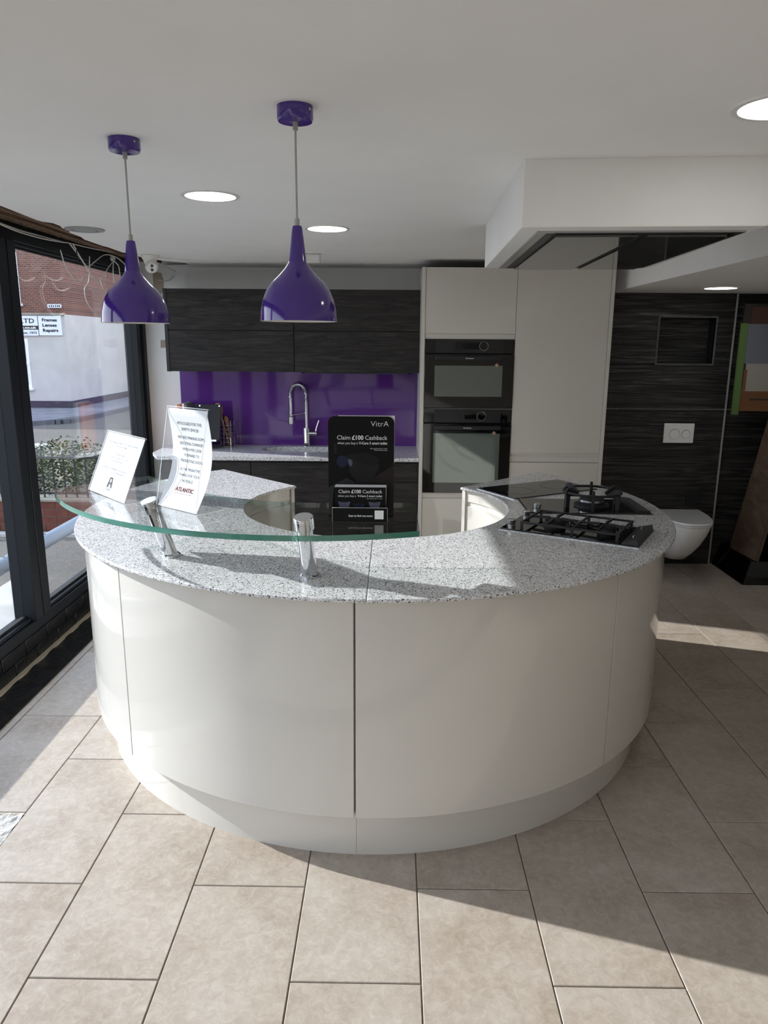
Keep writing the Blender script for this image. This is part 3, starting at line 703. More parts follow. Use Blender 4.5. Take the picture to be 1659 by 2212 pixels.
def oven(label, z0, z1, zc, wz0, wz1, sq, kz):
    t = thing('oven', label, 'oven', (.488, TY + .15, z0), 'built in ovens')
    box('body', 'black_matt', t, .209, .767, TY + .022, 5.3, z0 + .004, z1 - .006)
    cpnl = box('control_panel', 'black_gloss', t, .2035, .7735, TY - .004, TY + .0205, zc + .003, z1, .002)
    box('panel_centre', 'oven_panel', cpnl, .271, .704, TY - .0055, TY - .004, zc + .006, z1 - .004)
    dr = box('door', 'black_gloss', t, .2035, .7735, TY - .010, TY + .0205, z0, zc - .001, .002)
    box('handle', 'oven_panel', dr, .271, .704, TY - .030, TY - .0105, zc - .040, zc - .012, .004)
    box('window', 'oven_window', dr, .268, .702, TY - .0112, TY - .010, wz0, wz1)
    k = B().cyl((.577, TY - .020, kz), (.577, TY - .004, kz), .0265, n=36).build('knob', 'black_gloss', cpnl)
    rg = B(); rg.tube([(.577 + .027 * math.cos(R(a)), TY - .017, kz + .027 * math.sin(R(a))) for a in range(0, 361, 10)], .0022, 6, cap=False); rg.build('knob_ring', 'chrome', k)
    if sq: box('display', 'print_floor', cpnl, .418, .455, TY - .0062, TY - .0054, kz - .019, kz + .021); box('display', 'black_gloss', cpnl, .470, .545, TY - .0062, TY - .0054, kz - .022, kz + .022)
    else: box('display', 'black_gloss', cpnl, .396, .552, TY - .0062, TY - .0054, kz - .024, kz + .024); box('screen', 'print_charcoal', cpnl, .445, .55, TY - .0066, TY - .0062, kz - .018, kz + .018)
    text('lettering', 'De Dietrich', 'print_white', dr, lambda u, v: Vector((u, TY - .0304, v)), .488, zc - .030, .050, .0072, bold=.02)
    s_ = .013; cx_, cz_ = .664, wz1 + .004
    B().hexa([(cx_ - s_, TY - .0113, cz_), (cx_, TY - .0113, cz_ - s_), (cx_ + s_, TY - .0113, cz_), (cx_, TY - .0113, cz_ + s_)], [(cx_ - s_, TY - .0106, cz_), (cx_, TY - .0106, cz_ - s_), (cx_ + s_, TY - .0106, cz_), (cx_, TY - .0106, cz_ + s_)]).build('sticker', 'sticker', dr, smooth=0)
oven('black built-in compact oven, the upper of the two', 1.171, 1.605, 1.514, 1.245, 1.441, False, 1.563)
oven('black built-in oven with tall pale reflecting window, the lower of the two', .610, 1.163, 1.071, .68, 1.007, True, 1.121)
t = thing('larder_cabinet', 'cream gloss tall cabinet with one high door and a lower door, beside the ovens', 'cabinet', (1.07, 5.1, 0))
box('carcass', 'cream_panel', t, .776, 1.361, TY + .021, 5.23, .1, 2.04); box('plinth', 'cream_panel', t, .776, 1.361, TY + .05, TY + .068, 0, .1)
box('upper_door', 'cream', t, .7765, 1.3605, TY, TY + .0205, .880, 2.042, .0015)
box('handle_rail', 'cream_rail', t, .7765, 1.3605, TY + .010, TY + .0205, .819, .879); box('rail_lip', 'cream', t, .7765, 1.3605, TY + .002, TY + .0205, .852, .858)
box('lower_door', 'cream', t, .7765, 1.3605, TY, TY + .0205, .105, .817, .0015)

# ================================================================== WALL CABINETS, SPLASHBACK, BASE RUN
WY = 5.04
t = thing('cabinet_end_panel', 'thin dark wood end panel on the wall cabinets, by the window', 'panel', (-1.518, 5.2, 1.38)); box('board', 'dark_wood_edge', t, -1.529, -1.508, WY - .002, 5.399, 1.381, 1.922)
for x0, x1, lb in ((-1.507, -.666, 'dark grey wood wall cabinet with two flap doors, by the window wall'), (-.664, .1775, 'dark grey wood wall cabinet with two flap doors, beside the oven cabinet')):
    t = thing('wall_cabinet', lb, 'cabinet', ((x0 + x1) / 2, 5.2, 1.38), 'wall cabinets')
    box('carcass', 'dark_wood_edge', t, x0, x1, WY + .0195, 5.399, 1.384, 1.920)
    box('flap_door', 'dark_wood', t, x0 + .0015, x1 - .0015, WY, WY + .019, 1.656, 1.921, .001); box('flap_door', 'dark_wood', t, x0 + .0015, x1 - .0015, WY, WY + .019, 1.383, 1.650, .001)
sb = tag(box('splashback', 'purple_glass', None, -1.545, .1775, 5.388, 5.3995, .838, 1.383, .001), 'glossy purple glass splashback under the wall cabinets', 'splashback')
box('strip_light', 'print_pale', tag(box('light_rail', 'black_matt', None, -.62, .12, 5.08, 5.12, 1.372, 1.3835), 'slim dark light rail under the wall cabinet by the ovens', 'light'), -.60, .10, 5.076, 5.08, 1.374, 1.379)
BY = 4.83
for x0, x1, lb, kind in ((-1.55, -.944, 'dark grey wood base cabinet under the cookbook stand', 0), (-.942, -.222, 'dark grey wood base cabinet under the sink', 0), (-.220, .1765, 'dark grey wood drawer unit next to the tall oven cabinet', 1)):
    t = thing('base_cabinet', lb, 'cabinet', ((x0 + x1) / 2, 5.1, 0), 'back wall base cabinets')
    box('carcass', 'dark_wood_edge', t, x0, x1, BY + .0205, 5.385, .1, .66 if x0 == -.942 else .812); box('plinth', 'dark_wood_edge', t, x0, x1, BY + .06, BY + .075, 0, .1)
    if x0 == -.942: box('front_rail', 'dark_wood_edge', t, x0, x1, BY + .0205, BY + .04, .66, .812)
    box('handle_rail', 'dark_wood_edge', t, x0, x1, BY + .01, BY + .02, .800, .812)
    if kind == 0: box('door', 'dark_wood', t, x0 + .0015, x1 - .0015, BY, BY + .02, .105, .798, .001)
    else:
        box('drawer', 'dark_wood', t, x0 + .0015, x1 - .0015, BY, BY + .02, .694, .798, .001)
        box('handle_rail', 'dark_wood_edge', t, x0 + .0015, x1 - .0015, BY + .01, BY + .02, .672, .692); box('drawer', 'dark_wood', t, x0 + .0015, x1 - .0015, BY, BY + .02, .40, .670, .001); box('drawer', 'dark_wood', t, x0 + .0015, x1 - .0015, BY, BY + .02, .105, .397, .001)
# worktop with moulded sink
WZ = .838
t = thing('sink_worktop', 'straight speckled grey worktop with moulded oval sink along the purple splashback', 'worktop', (-.7, 5.1, .814))
sc_ = (-.60, 5.175); sa_, sb_ = .325, .135
rx0, rx1, ry0, ry1 = -1.0, -.22, 4.80, 5.3875
angs = sorted([2 * math.pi * i / 64 for i in range(64)] + [math.atan2(y - sc_[1], x - sc_[0]) % (2 * math.pi) for x in (rx0, rx1) for y in (ry0, ry1)])
def rect(a):
    dx, dy = math.cos(a), math.sin(a); ts = []
    if dx > 1e-9: ts.append((rx1 - sc_[0]) / dx)
    if dx < -1e-9: ts.append((rx0 - sc_[0]) / dx)
    if dy > 1e-9: ts.append((ry1 - sc_[1]) / dy)
    if dy < -1e-9: ts.append((ry0 - sc_[1]) / dy)
    k = min(ts); return (sc_[0] + dx * k, sc_[1] + dy * k)
def ell(a, s=1): 
    ca, sa = math.cos(a), math.sin(a); k = 1 / (abs(ca / sa_) ** 2.6 + abs(sa / sb_) ** 2.6) ** (1 / 2.6); return (sc_[0] + ca * k * s, sc_[1] + sa * k * s)
b = B(); n = len(angs)
lv = [[rect(a) + (.8145,) for a in angs], [rect(a) + (WZ,) for a in angs], [ell(a) + (WZ,) for a in angs], [ell(a, .985) + (WZ - .006,) for a in angs], [ell(a, .95) + (WZ - .12,) for a in angs], [ell(a, .85) + (WZ - .15,) for a in angs], [ell(a, .1) + (WZ - .155,) for a in angs]]
b.add([v for l in lv for v in l], [(j * n + i, j * n + (i + 1) % n, (j + 1) * n + (i + 1) % n, (j + 1) * n + i) for j in range(len(lv) - 1) for i in range(n)] + [tuple(range(6 * n, 7 * n))])
b.build('sink_slab', 'quartz', t, recalc=False)
B().prism([(-1.64, 4.97), (-1.56, 4.80), (-1.0, 4.80), (-1.0, 5.3875), (-1.64, 5.3875)], .8145, WZ).build('slab', 'quartz', t, smooth=0)
box('slab', 'quartz', t, -.22, .1765, 4.80, 5.3875, .8145, WZ)
B().lathe([(.03, 0), (.03, .004), (.0, .004)], 24, (-.60, 5.175, WZ - .156)).build('drain', 'steel', t)

# tap
t = thing('spring_tap', 'tall chrome spring neck kitchen tap behind the oval sink', 'tap', (-.625, 5.345, WZ))
tx, ty = -.625, 5.345
B().lathe([(.027, 0), (.027, .006), (.024, .01), (.024, .13), (.021, .135)], 32, (tx, ty, WZ)).build('body', 'chrome', t)
B().cyl((tx, ty, WZ + .13), (tx, ty, WZ + .32), .0125, n=24).build('pipe', 'chrome', t)
arcp = [(tx, ty, WZ + .32)] + [(tx - .055 + .055 * math.cos(R(a)), ty - .0 - .02 * (a / 180), WZ + .375 + .072 * math.sin(R(a))) for a in range(0, 181, 10)] + [(tx - .110, ty - .02, WZ + .35)]
hose = B(); hose.tube(smoothpath(arcp, 2), .008, 10); ho = hose.build('hose', 'steel', t)
path = smoothpath(arcp, 6); Lp = len(path); co = []; turns = 24; K = turns * 10
for i in range(K + 1):
    s_ = i / K * (Lp - 1); j = min(int(s_), Lp - 2); p = path[j].lerp(path[j + 1], s_ - j); d = (path[j + 1] - path[j]).normalized()
    a_ = Vector((0, 1, 0)); b_ = d.cross(a_).normalized(); th = 2 * math.pi * i / 10; co.append(p + a_ * (.0145 * math.cos(th)) + b_ * (.0145 * math.sin(th)))
B().tube(co, .0028, 6).build('spring', 'chrome', ho)
hx, hy = tx - .110, ty - .02
B().lathe([(.012, 0), (.013, -.10), (.0105, -.11), (.0105, -.13), (.019, -.135), (.019, -.185), (.014, -.19)], 24, (hx, hy, WZ + .35)).build('spray_head', 'chrome', t)
B().tube([(tx, ty, WZ + .245), (hx, hy, WZ + .225)], .004, 8).build('holder_arm', 'chrome', t)
B().cyl((tx, ty, WZ + .095), (tx + .075, ty - .005, WZ + .095), .017, n=24).build('lever_body', 'chrome', t)
b = B(); b.tube([(tx + .066, ty - .005, WZ + .10), (tx + .075, ty - .008, WZ + .14), (tx + .092, ty - .012, WZ + .19)], [.006, .005, .004], 10); b.build('lever', 'chrome', t)

# utensil basket and utensils
ux0, uy0 = -1.195, 5.29
t = thing('utensil_basket', 'chrome wire utensil basket in front of the purple splashback', 'basket', (ux0, uy0, WZ))
for i in range(6):
    z = WZ + .006 + i * .03; B().tube([(ux0 + .047 * math.cos(R(a)), uy0 + .047 * math.sin(R(a)), z) for a in range(0, 361, 15)], .0019, 6, cap=False).build('wire_ring', 'chrome', t)
for i in range(6):
    a = R(60 * i + 10); x, y = ux0 + .049 * math.cos(a), uy0 + .049 * math.sin(a); B().tube([(x, y, WZ), (x, y, WZ + .185)], .0019, 6).build('upright', 'chrome', t)
B().lathe([(.045, .003), (.045, .005)], 24, (ux0, uy0, WZ)).build('base', 'steel', t)
def spoon(label, base, tip, hw, m_='spoon_wood'):
    p0 = Vector(base); p1 = Vector(tip); d = (p1 - p0).normalized(); L_ = (p1 - p0).length; side = d.cross(Vector((0, 1, 0))).normalized(); fn = Vector((0, 1, 0))
    prof = [(0, .004), (.3, .005), (.62, .006), (.70, .010), (.78, hw * .8), (.87, hw), (.95, hw * .8), (.99, hw * .35)]
    l = []; r_ = []
    for s_, w_ in prof: l.append(p0 + d * (L_ * s_) - side * w_); r_.append(p0 + d * (L_ * s_) + side * w_)
    out = l + r_[::-1]; b = B(); b.hexa([p - fn * .003 for p in out], [p + fn * .003 for p in out]); return tag(b.build('wooden_spoon', m_, None, bevel=.0015, smooth=50), label, 'utensil')
spoon('long wooden spoon with a wide slotted head leaning in the wire basket', (-1.180, 5.285, WZ + .01), (-1.262, 5.295, WZ + .315), .030)
spoon('short wooden spatula in the wire basket, lower than the long spoon', (-1.165, 5.30, WZ + .01), (-1.206, 5.31, WZ + .22), .014)
# cookbook stand, books, block
t = thing('cookbook_stand', 'black board propped on a small wooden ledge in front of the splashback', 'stand', (-1.34, 5.2, WZ))
m = Matrix.Translation((-1.318, 5.16, WZ + .055)) @ Matrix.Rotation(R(-9), 4, 'Z') @ Matrix.Rotation(R(-14), 4, 'X')
B(m).box(-.10, .10, 0, .008, 0, .262).build('board', 'black_matt', t, bevel=.002); B(m).box(-.10, .09, -.035, .0, -.004, .008).build('ledge', 'steel', t)
B(m).cyl((-.06, -.004, .25), (-.06, .0, .25), .006, n=14).build('pin', 'steel', t); B(m).cyl((.086, -.004, .25), (.086, .0, .25), .006, n=14).build('pin', 'steel', t)
box('wood_foot', 'spoon_wood', t, -1.36, -1.285, 5.13, 5.21, WZ, WZ + .052, .003)
B().hexa([(-1.345, 5.24, WZ), (-1.325, 5.24, WZ), (-1.325, 5.30, WZ), (-1.345, 5.30, WZ)], [(-1.345, 5.205, WZ + .2), (-1.325, 5.205, WZ + .2), (-1.325, 5.215, WZ + .2), (-1.345, 5.215, WZ + .2)]).build('prop', 'black_matt', t)
for x, wd, h_, mm, lb in ((-1.50, .022, .312, 'book_orange', 'orange spined book standing beside the black cookbook board'), (-1.468, .016, .320, 'book_white', 'white book standing between the orange book and the black board'), (-1.446, .010, .315, 'book_grey', 'thin grey book standing next to the black board')):
    t = thing('book', lb, 'book', (x + wd / 2, 5.23, WZ), 'books by the window')
    y0 = 5.13; box('pages', 'paper', t, x + .0018, x + wd - .0018, y0 + .004, y0 + .198, WZ + .003, WZ + h_ - .003)
    box('cover', mm, t, x, x + .0016, y0, y0 + .2, WZ, WZ + h_); box('cover', mm, t, x + wd - .0016, x + wd, y0, y0 + .2, WZ, WZ + h_); box('spine', mm, t, x + .0016, x + wd - .0016, y0, y0 + .003, WZ, WZ + h_)

# ================================================================== HOOD
t = thing('extractor', 'flush ceiling extractor with dark reflective glass panels under the white bulkhead', 'extractor', (.74, 2.83, 1.90))
qa, qb, qc, qd = Vector((.425, 2.315, 0)), Vector((1.025, 2.275, 0)), Vector((1.07, 3.325, 0)), Vector((.462, 3.39, 0))
def hq(u, v, z): p = qa.lerp(qb, u).lerp(qd.lerp(qc, u), v); return (p.x, p.y, z)
def hpl(n_, m_, u0, u1, v0, v1, z0, z1): return B().hexa([hq(u0, v0, z0), hq(u1, v0, z0), hq(u1, v1, z0), hq(u0, v1, z0)], [hq(u0, v0, z1), hq(u1, v0, z1), hq(u1, v1, z1), hq(u0, v1, z1)]).build(n_, m_, t, smooth=0)
hpl('frame', 'steel', 0, 1, 0, 1, 1.9015, 1.9075); hpl('recess', 'black', .05, .97, .02, .98, 1.9005, 1.9015)
hpl('glass_panel', 'hood_glass', .10, .50, .03, .97, 1.893, 1.900); hpl('glass_panel', 'hood_glass', .545, .93, .03, .97, 1.893, 1.900); hpl('channel', 'black_gloss', .945, .96, .03, .97, 1.897, 1.900)

# ================================================================== PENDANTS
def pendant(label, x, y):
    t = thing('pendant_lamp', label, 'lamp', (x, y, 1.628), 'purple pendant lamps')
    B().lathe([(.0, .462), (.0405, .462), (.0405, .436), (.038, .431), (.0, .430)], 40, (x, y, 1.628)).build('ceiling_rose', 'purple', t)
    B().cyl((x + .034, y - .024, 2.078), (x + .0355, y - .025, 2.078), .003, n=10).build('screw', 'steel', t)
    B().cyl((x, y, 2.042), (x, y, 2.059), .006, n=14).build('cable_grip', 'cable_clear', t)
    B().cyl((x, y, 1.85), (x, y, 2.043), .0024, n=10).build('cable', 'cable_clear', t)
    B().cyl((x, y, 1.838), (x, y, 1.856), .006, n=14).build('cable_grip', 'cable_clear', t)
    nk = B().lathe([(.0, .212), (.0105, .212), (.012, .208), (.0205, .134), (.0, .134)], 32, (x, y, 1.628)).build('neck', 'purple', t)
    prof = [(.0205, .134), (.024, .128), (.031, .118), (.047, .101), (.062, .087), (.075, .068), (.083, .048), (.088, .026), (.0895, .0)]
    sh = B().lathe(prof, 64, (x, y, 1.628), closed=False).build('shade', 'purple', t, recalc=True, smooth=60)
    inn = [(r_ - .0015, z_) for r_, z_ in prof]
    B().lathe([(.0895, .0), (.0880, .0)] + inn[::-1], 64, (x, y, 1.628), closed=False).build('shade_lining', 'shade_inner', sh, smooth=60)
    hb = B().cyl((x, y, 1.70), (x, y, 1.765), .016, n=20).build('lamp_holder', 'white_plastic', t)
    B().lathe([(.0, .0), (.014, .004), (.021, .018), (.020, .03), (.012, .045), (.012, .052)], 24, (x, y, 1.652), closed=False).build('bulb', 'white_gloss', hb)
pendant('purple onion shaped pendant lamp hanging by the window above the wide notice holder', -.702, 2.059)
pendant('purple onion shaped pendant lamp hanging above the chrome post of the glass shelf', -.223, 1.787)

# ================================================================== CEILING FITTINGS
def downlight(label, x, y, z, r=.105):
    t = thing('downlight', label, 'downlight', (x, y, z - .004), 'recessed downlights')
    B().lathe([(r, .0035), (r - .002, 0), (r * .85, .0), (r * .85, .0035)], 48, (x, y, z - .004), closed=False).build('ring', 'white_plastic', t)
    B().lathe([(r * .85, .003), (r * .848, .0015), (.0, .0015)], 48, (x, y, z - .004), closed=False).build('diffuser', 'lamp', t)
downlight('lit round downlight between the two purple pendants', -.66, 2.81, CZ)
downlight('lit round downlight behind the purple pendant, towards the wall cabinets', -.307, 3.57, CZ)
downlight('lit round downlight in front of the white hood bulkhead', .845, 1.77, CZ)
downlight('lit round downlight in the lower ceiling in front of the black ribbed wall', 2.02, 4.75, 1.925, .11)
t = thing('ceiling_vent', 'unlit round grey ceiling grille near the torn ceiling edge', 'vent', (-1.45, 3.63, CZ - .006))
B().lathe([(.09, .0055), (.087, 0), (.058, .0), (.058, .003), (.052, .003), (.052, .0), (.0, .0)], 48, (-1.45, 3.63, CZ - .006), closed=False).build('plate', 'grey_grille', t)
t = thing('motion_sensor', 'small white alarm sensor on the ceiling above the wall cabinets', 'sensor', (-.485, 4.56, CZ - .05))
box('body', 'white_plastic', t, -.535, -.435, 4.54, 4.585, CZ - .052, CZ - .001, .008); B().cyl((-.455, 4.537, CZ - .03), (-.455, 4.541, CZ - .03), .012, n=20).build('lens', 'white_gloss', t)
cx, cy = -1.485, 4.68
t = thing('security_camera', 'white dome security camera on the ceiling corner by the window', 'camera', (cx, cy, CZ - .09))
B().lathe([(.056, -.001), (.056, -.006), (.050, -.013), (.038, -.035), (.034, -.05), (.02, -.055)], 36, (cx, cy, CZ)).build('base', 'white_plastic', t)
bc = Vector((cx + .012, cy - .012, CZ - .068)); ld = Vector((.33, -.90, -.28)).normalized()
b = B(); b.lathe([(.002 + .037 * math.sin(R(a)), -.038 * math.cos(R(a))) for a in range(0, 181, 12)], 28, bc); ball = b.build('ball', 'white_plastic', t)
upv = Vector((0, 0, 1)) - ld * ld.z; upv.normalize()
B().cyl(bc + ld * .028, bc + ld * .036, .026, n=28).build('face', 'white_gloss', ball)
for s_ in (.0125, -.0115): B().cyl(bc + ld * .035 + upv * s_, bc + ld * .0385 + upv * s_, .0088, n=20).build('lens', 'black_gloss', ball)

# loose cables at the torn ceiling edge
CABX = -1.72
cabs = [('white_cable', 'pale cable running along the window head towards the open gap', [(3.344, 2.08), (3.537, 2.071), (3.758, 2.074), (3.931, 2.078), (4.044, 2.082)]),
 ('white_cable', 'pale cable running along the window head all the way to the corner', [(2.6, 2.10), (3.1, 2.085), (3.343, 2.075), (3.536, 2.063), (3.756, 2.063), (3.956, 2.073), (4.065, 2.081), (4.395, 2.093), (4.906, 2.12)]),
 ('white_cable', 'pale cable dropping steeply from the window head and hooking up at its end', [(4.064, 2.079), (4.166, 2.023), (4.273, 1.957), (4.329, 1.929), (4.425, 1.918), (4.506, 1.944)]),
 ('white_cable', 'pale cable sagging in a wave between window head and cable knot', [(4.079, 2.08), (4.194, 2.014), (4.278, 1.984), (4.381, 2.022), (4.524, 2.074), (4.704, 2.078), (4.87, 2.045)]),
 ('white_cable', 'short pale cable loop near the brick building view', [(3.92, 2.03), (3.951, 1.956), (4.028, 1.904), (4.11, 1.891), (4.181, 1.917)]),
 ('white_cable', 'short pale cable hanging straight down from the cable knot', [(4.7, 2.061), (4.696, 1.996), (4.711, 1.931)]),
 ('white_cable', 'short pale cable curving from the cable knot towards the pendant', [(4.7, 2.061), (4.77, 2.035), (4.776, 1.97)]),
 ('white_cable', 'longest pale cable loop hanging down behind the pendant shade', [(4.30, 2.04), (4.278, 1.91), (4.221, 1.858), (4.239, 1.793), (4.322, 1.736), (4.409, 1.718), (4.5, 1.74)]),
 ('white_cable', 'pale cable arching from the knot into the hooked cable', [(4.702, 2.068), (4.541, 1.988), (4.506, 1.944)]),
 ('white_cable', 'small pale cable hook above the pendant shade', [(4.40, 1.92), (4.442, 1.879), (4.517, 1.869), (4.61, 1.891)])]
for i, (n_, lb, pts_) in enumerate(cabs):
    b = B(); b.tube(smoothpath([(CABX + .006 * (i % 5) + .006 * math.sin(3 * i + j), y, z) for j, (y, z) in enumerate(pts_)], 6), .0031, 8); tag(b.build(n_, 'cable_white', None), lb, 'cable', 'loose cables')
b = B(); b.tube(smoothpath([(-1.70, 4.12, 2.07), (-1.70, 4.125, 2.03), (-1.70, 4.13, 1.99)], 4), .003, 8); tag(b.build('black_cable', 'cable_black', None), 'short black cable end hanging from the window head', 'cable')
b = B(); b.lathe([(.0, .02), (.012, .016), (.016, .004), (.012, -.01), (.0, -.014)], 14, (-1.72, 4.70, 2.068)); tag(b.build('cable_knot', 'cable_white', None), 'pale taped knot where the hanging cables gather', 'cable knot')
b = B(); b.tube(smoothpath([(-1.66, 5.38, 2.0), (-1.60, 5.385, 1.995), (-1.56, 5.39, 2.02), (-1.54, 5.38, 2.06), (-1.51, 4.72, 2.075)], 5), .003, 8); tag(b.build('camera_cable', 'cable_white', None), 'white cable leading from the dome camera down the white wall', 'cable')
b = B(); b.tube(smoothpath([(-1.44, 4.70, 2.078), (-1.2, 4.68, 2.062), (-.9, 4.64, 2.052), (-.7, 4.60, 2.055), (-.53, 4.57, 2.068)], 6), .0022, 6); tag(b.build('sensor_cable', 'cable_white', None), 'thin sagging wire between dome camera and alarm sensor', 'cable')

# ================================================================== BATHROOM DISPLAY
t = thing('flush_plate', 'white dual flush plate with two round buttons on the black ribbed wall', 'flush plate', (2.036, YB, .90))
box('plate', 'white_gloss', t, 1.930, 2.143, YB - .012, YB, .899, 1.038, .003)
for x, r_ in ((2.005, .036), (2.085, .029)):
    bt_ = B().cyl((x, YB - .015, .962), (x, YB - .0115, .962), r_, n=36).build('button', 'white_gloss', t)
    rg = B(); rg.tube([(x + r_ * math.cos(R(a)), YB - .0135, .962 + r_ * math.sin(R(a))) for a in range(0, 361, 10)], .0022, 6, cap=False); rg.build('button_ring', 'chrome', bt_)
TX, TYb = 2.035, YB
def dsh(w_, l_, y1, n=40):
    out = []
    for i in range(n + 1):
        a = math.pi * i / n; ca, sa = math.cos(a), math.sin(a)
        out.append((TX + w_ * (abs(ca) ** .75) * (1 if ca >= 0 else -1), y1 - l_ * (abs(sa) ** .8)))
    return out
t = thing('toilet', 'white wall hung toilet on the black ribbed wall', 'toilet', (TX, 5.0, .08))
b = B(); lv = []
for z, w_, l_, yb in ((.085, .075, .17, YB), (.10, .095, .23, YB), (.16, .125, .31, YB), (.24, .150, .40, YB), (.32, .168, .465, YB), (.375, .178, .495, YB), (.392, .180, .50, YB)): lv.append([(x, y, z) for x, y in dsh(w_, l_, yb)])
n = len(lv[0]); b.add([v for l in lv for v in l], [(j * n + i, j * n + (i + 1) % n, (j + 1) * n + (i + 1) % n, (j + 1) * n + i) for j in range(len(lv) - 1) for i in range(n)] + [tuple(range(n))[::-1], tuple(range((len(lv) - 1) * n, len(lv) * n))]); b.build('bowl', 'ceramic', t)
B().prism(dsh(.181, .455, YB - .05), .394, .404).build('seat', 'ceramic', t, bevel=.004); B().prism(dsh(.183, .46, YB - .05), .406, .424).build('lid', 'ceramic', t, bevel=.006, seg=3)
box('hinge_block', 'ceramic', t, TX - .09, TX + .09, YB - .045, YB - .004, .392, .415, .004)
tag(box('access_panel', 'black_matt', None, 2.135, 2.245, YB - .014, YB + .0, .462, .556, .004), 'small matt black square plate low on the ribbed wall above the toilet lid', 'plate')
# dark display stand with poster and wood samples
t = thing('display_plinth', 'black display plinth carrying the wood board beside the toilet', 'plinth', (2.8, 4.98, 0))
B().hexa([(2.379, 4.752, 0), (3.5, 4.752, 0), (3.5, 5.25, 0), (2.379, 5.25, 0)], [(2.43, 4.775, .16), (3.5, 4.775, .16), (3.5, 5.25, .16), (2.43, 5.25, .16)]).build('base', 'black_gloss', t, smooth=0)
box('back_panel', 'black_matt', t, 2.66, 3.5, 5.20, 5.25, .16, 1.9); box('wing_panel', 'black_matt', t, 2.64, 2.68, 4.80, 5.20, .16, 1.12)
def pf(x, y, z): return Vector((x, y, z))
t = thing('wood_board', 'brown oak effect board leaning on the black display plinth', 'board', (2.5, 4.95, .16))
dz = Vector((.165, 0, .94)); o = Vector((2.445, 5.14, .161)); eY = Vector((.02, -.36, 0)); nx_ = Vector((-.985, -.03, .17)).normalized()
def slab3(n_, m_, o, a, c, d): B().hexa([o, o + a, o + a + c, o + c], [p + d for p in (o, o + a, o + a + c, o + c)]).build(n_, m_, t, smooth=0, bevel=.002)
slab3('back_board', 'oak_board', o, eY, dz, nx_ * -.018); slab3('front_board', 'oak_board', o + eY * .12 + nx_ * .001, eY * .88, dz * .93, nx_ * .012)
t = thing('picture_poster', 'framed furniture picture with green edge hanging on the dark bathroom display', 'poster', (2.6, 5.1, 1.14))
py = 5.10; px0 = 2.345; px1 = 3.05
box('board', 'poster_dark', t, px0, px1, py, py + .02, 1.14, 1.85)
box('green_edge', 'poster_green', t, px0 - .012, px0 + .032, py - .006, py + .012, 1.115, 1.725)
for n_, m_, a, c, z0, z1, dd in (('picture_tiles', 'poster_tile', .05, .7, 1.72, 1.83, .002), ('picture_wall', 'poster_grey', .034, .7, 1.46, 1.72, .002), ('picture_bench', 'poster_cream', .05, .7, 1.30, 1.46, .003), ('picture_floor', 'poster_wood', .034, .7, 1.14, 1.30, .002), ('picture_cushion', 'poster_cream', .06, .4, 1.27, 1.34, .004), ('picture_chair_leg', 'poster_wood', .04, .06, 1.15, 1.42, .005), ('picture_chair_rail', 'poster_wood', .06, .4, 1.255, 1.275, .006), ('picture_shadow', 'poster_dark', .10, .4, 1.215, 1.225, .006)):
    box(n_, m_, t, px0 + a, px0 + c, py - dd, py, z0, z1)

# ================================================================== LOOSE FLOOR ITEM
b = B()
def pf_(u, v): return (-1.755 + u * .137, .4 + v * 4.9, .012 + .0035 * random.random() + .004 * math.sin(v * 160 + u * 5))
b.grid(pf_, 5, 220); b.box(-1.755, -1.618, .4, 5.3, .0, .011); tag(b.build('polythene_wrapped_board', 'polythene', None, recalc=False), 'long board wrapped in crinkled black polythene on the floor along the window', 'board')
tag(box('timber_strip', 'strip_cream', None, -1.786, -1.757, .3, 5.3, -.0, .016, .002), 'cream timber strip between the wrapped board and black brick base', 'strip')
box('trench_floor', 'grout', floor, -1.79, -1.60, -2.3, 5.4, -.08, -.0005)

# ================================================================== OUTSIDE
GZ = -.25
struct(box('ground_outside', 'asphalt', None, -60, -1.9, -40, 70, GZ - .2, GZ), 'worn asphalt outside the window')
struct(box('forecourt', 'asphalt', None, -3.3, -1.9, -14, 6.6, GZ, GZ + .012), 'tarmac forecourt strip along the window')
# railing on low brick wall
YW = 6.94
wlw = thing('garden_wall', 'low red brick garden wall outside the window under the iron railing', 'wall', (-4, YW, GZ))
box('core', 'mortar', wlw, -7.0, -2.2, YW + .008, YW + .22, GZ, .05)
bme = None
for r_ in range(4):
    for i in range(21):
        x = -6.98 + i * .225 + (.11 if r_ % 2 else 0)
        if x + .215 > -2.2: continue
        z = GZ + .004 + r_ * .075
        if bme is None:
            o = B().box(0, .215, 0, .1, 0, .066).build('brick', 'red_brick', wlw, bevel=0, smooth=0); bme = o.data
            bm = bmesh.new(); bm.from_mesh(bme); bmesh.ops.translate(bm, verts=bm.verts, vec=WL[wlw]); bm.to_mesh(bme); bm.free()
        else: o = bpy.data.objects.new('brick', bme); COL.objects.link(o); o.parent = wlw
        o.location = Vector((x, YW, z)) - WL[wlw]
box('coping', 'stone', wlw, -7.0, -2.2, YW - .01, YW + .23, .05, .075, .004)
rl = thing('iron_railing', 'black iron railing with pointed bars on the low garden wall', 'railing', (-4, YW + .1, .075))
box('top_rail', 'iron', rl, -7.0, -2.25, YW + .09, YW + .115, .46, .478); box('bottom_rail', 'iron', rl, -7.0, -2.25, YW + .09, YW + .115, .11, .126)
o0 = None
for i in range(44):
    x = -6.95 + i * .107
    if o0 is None:
        b = B(); b.cyl((x, YW + .102, .075), (x, YW + .102, .50), .008, n=8); b.lathe([(.008, 0), (.017, .012), (.012, .025), (.0, .05)], 8, (x, YW + .102, .495)); o0 = b.build('bar', 'iron', rl)
    else: o = bpy.data.objects.new('bar', o0.data); COL.objects.link(o); o.parent = rl; o.location = (.107 * i, 0, 0)
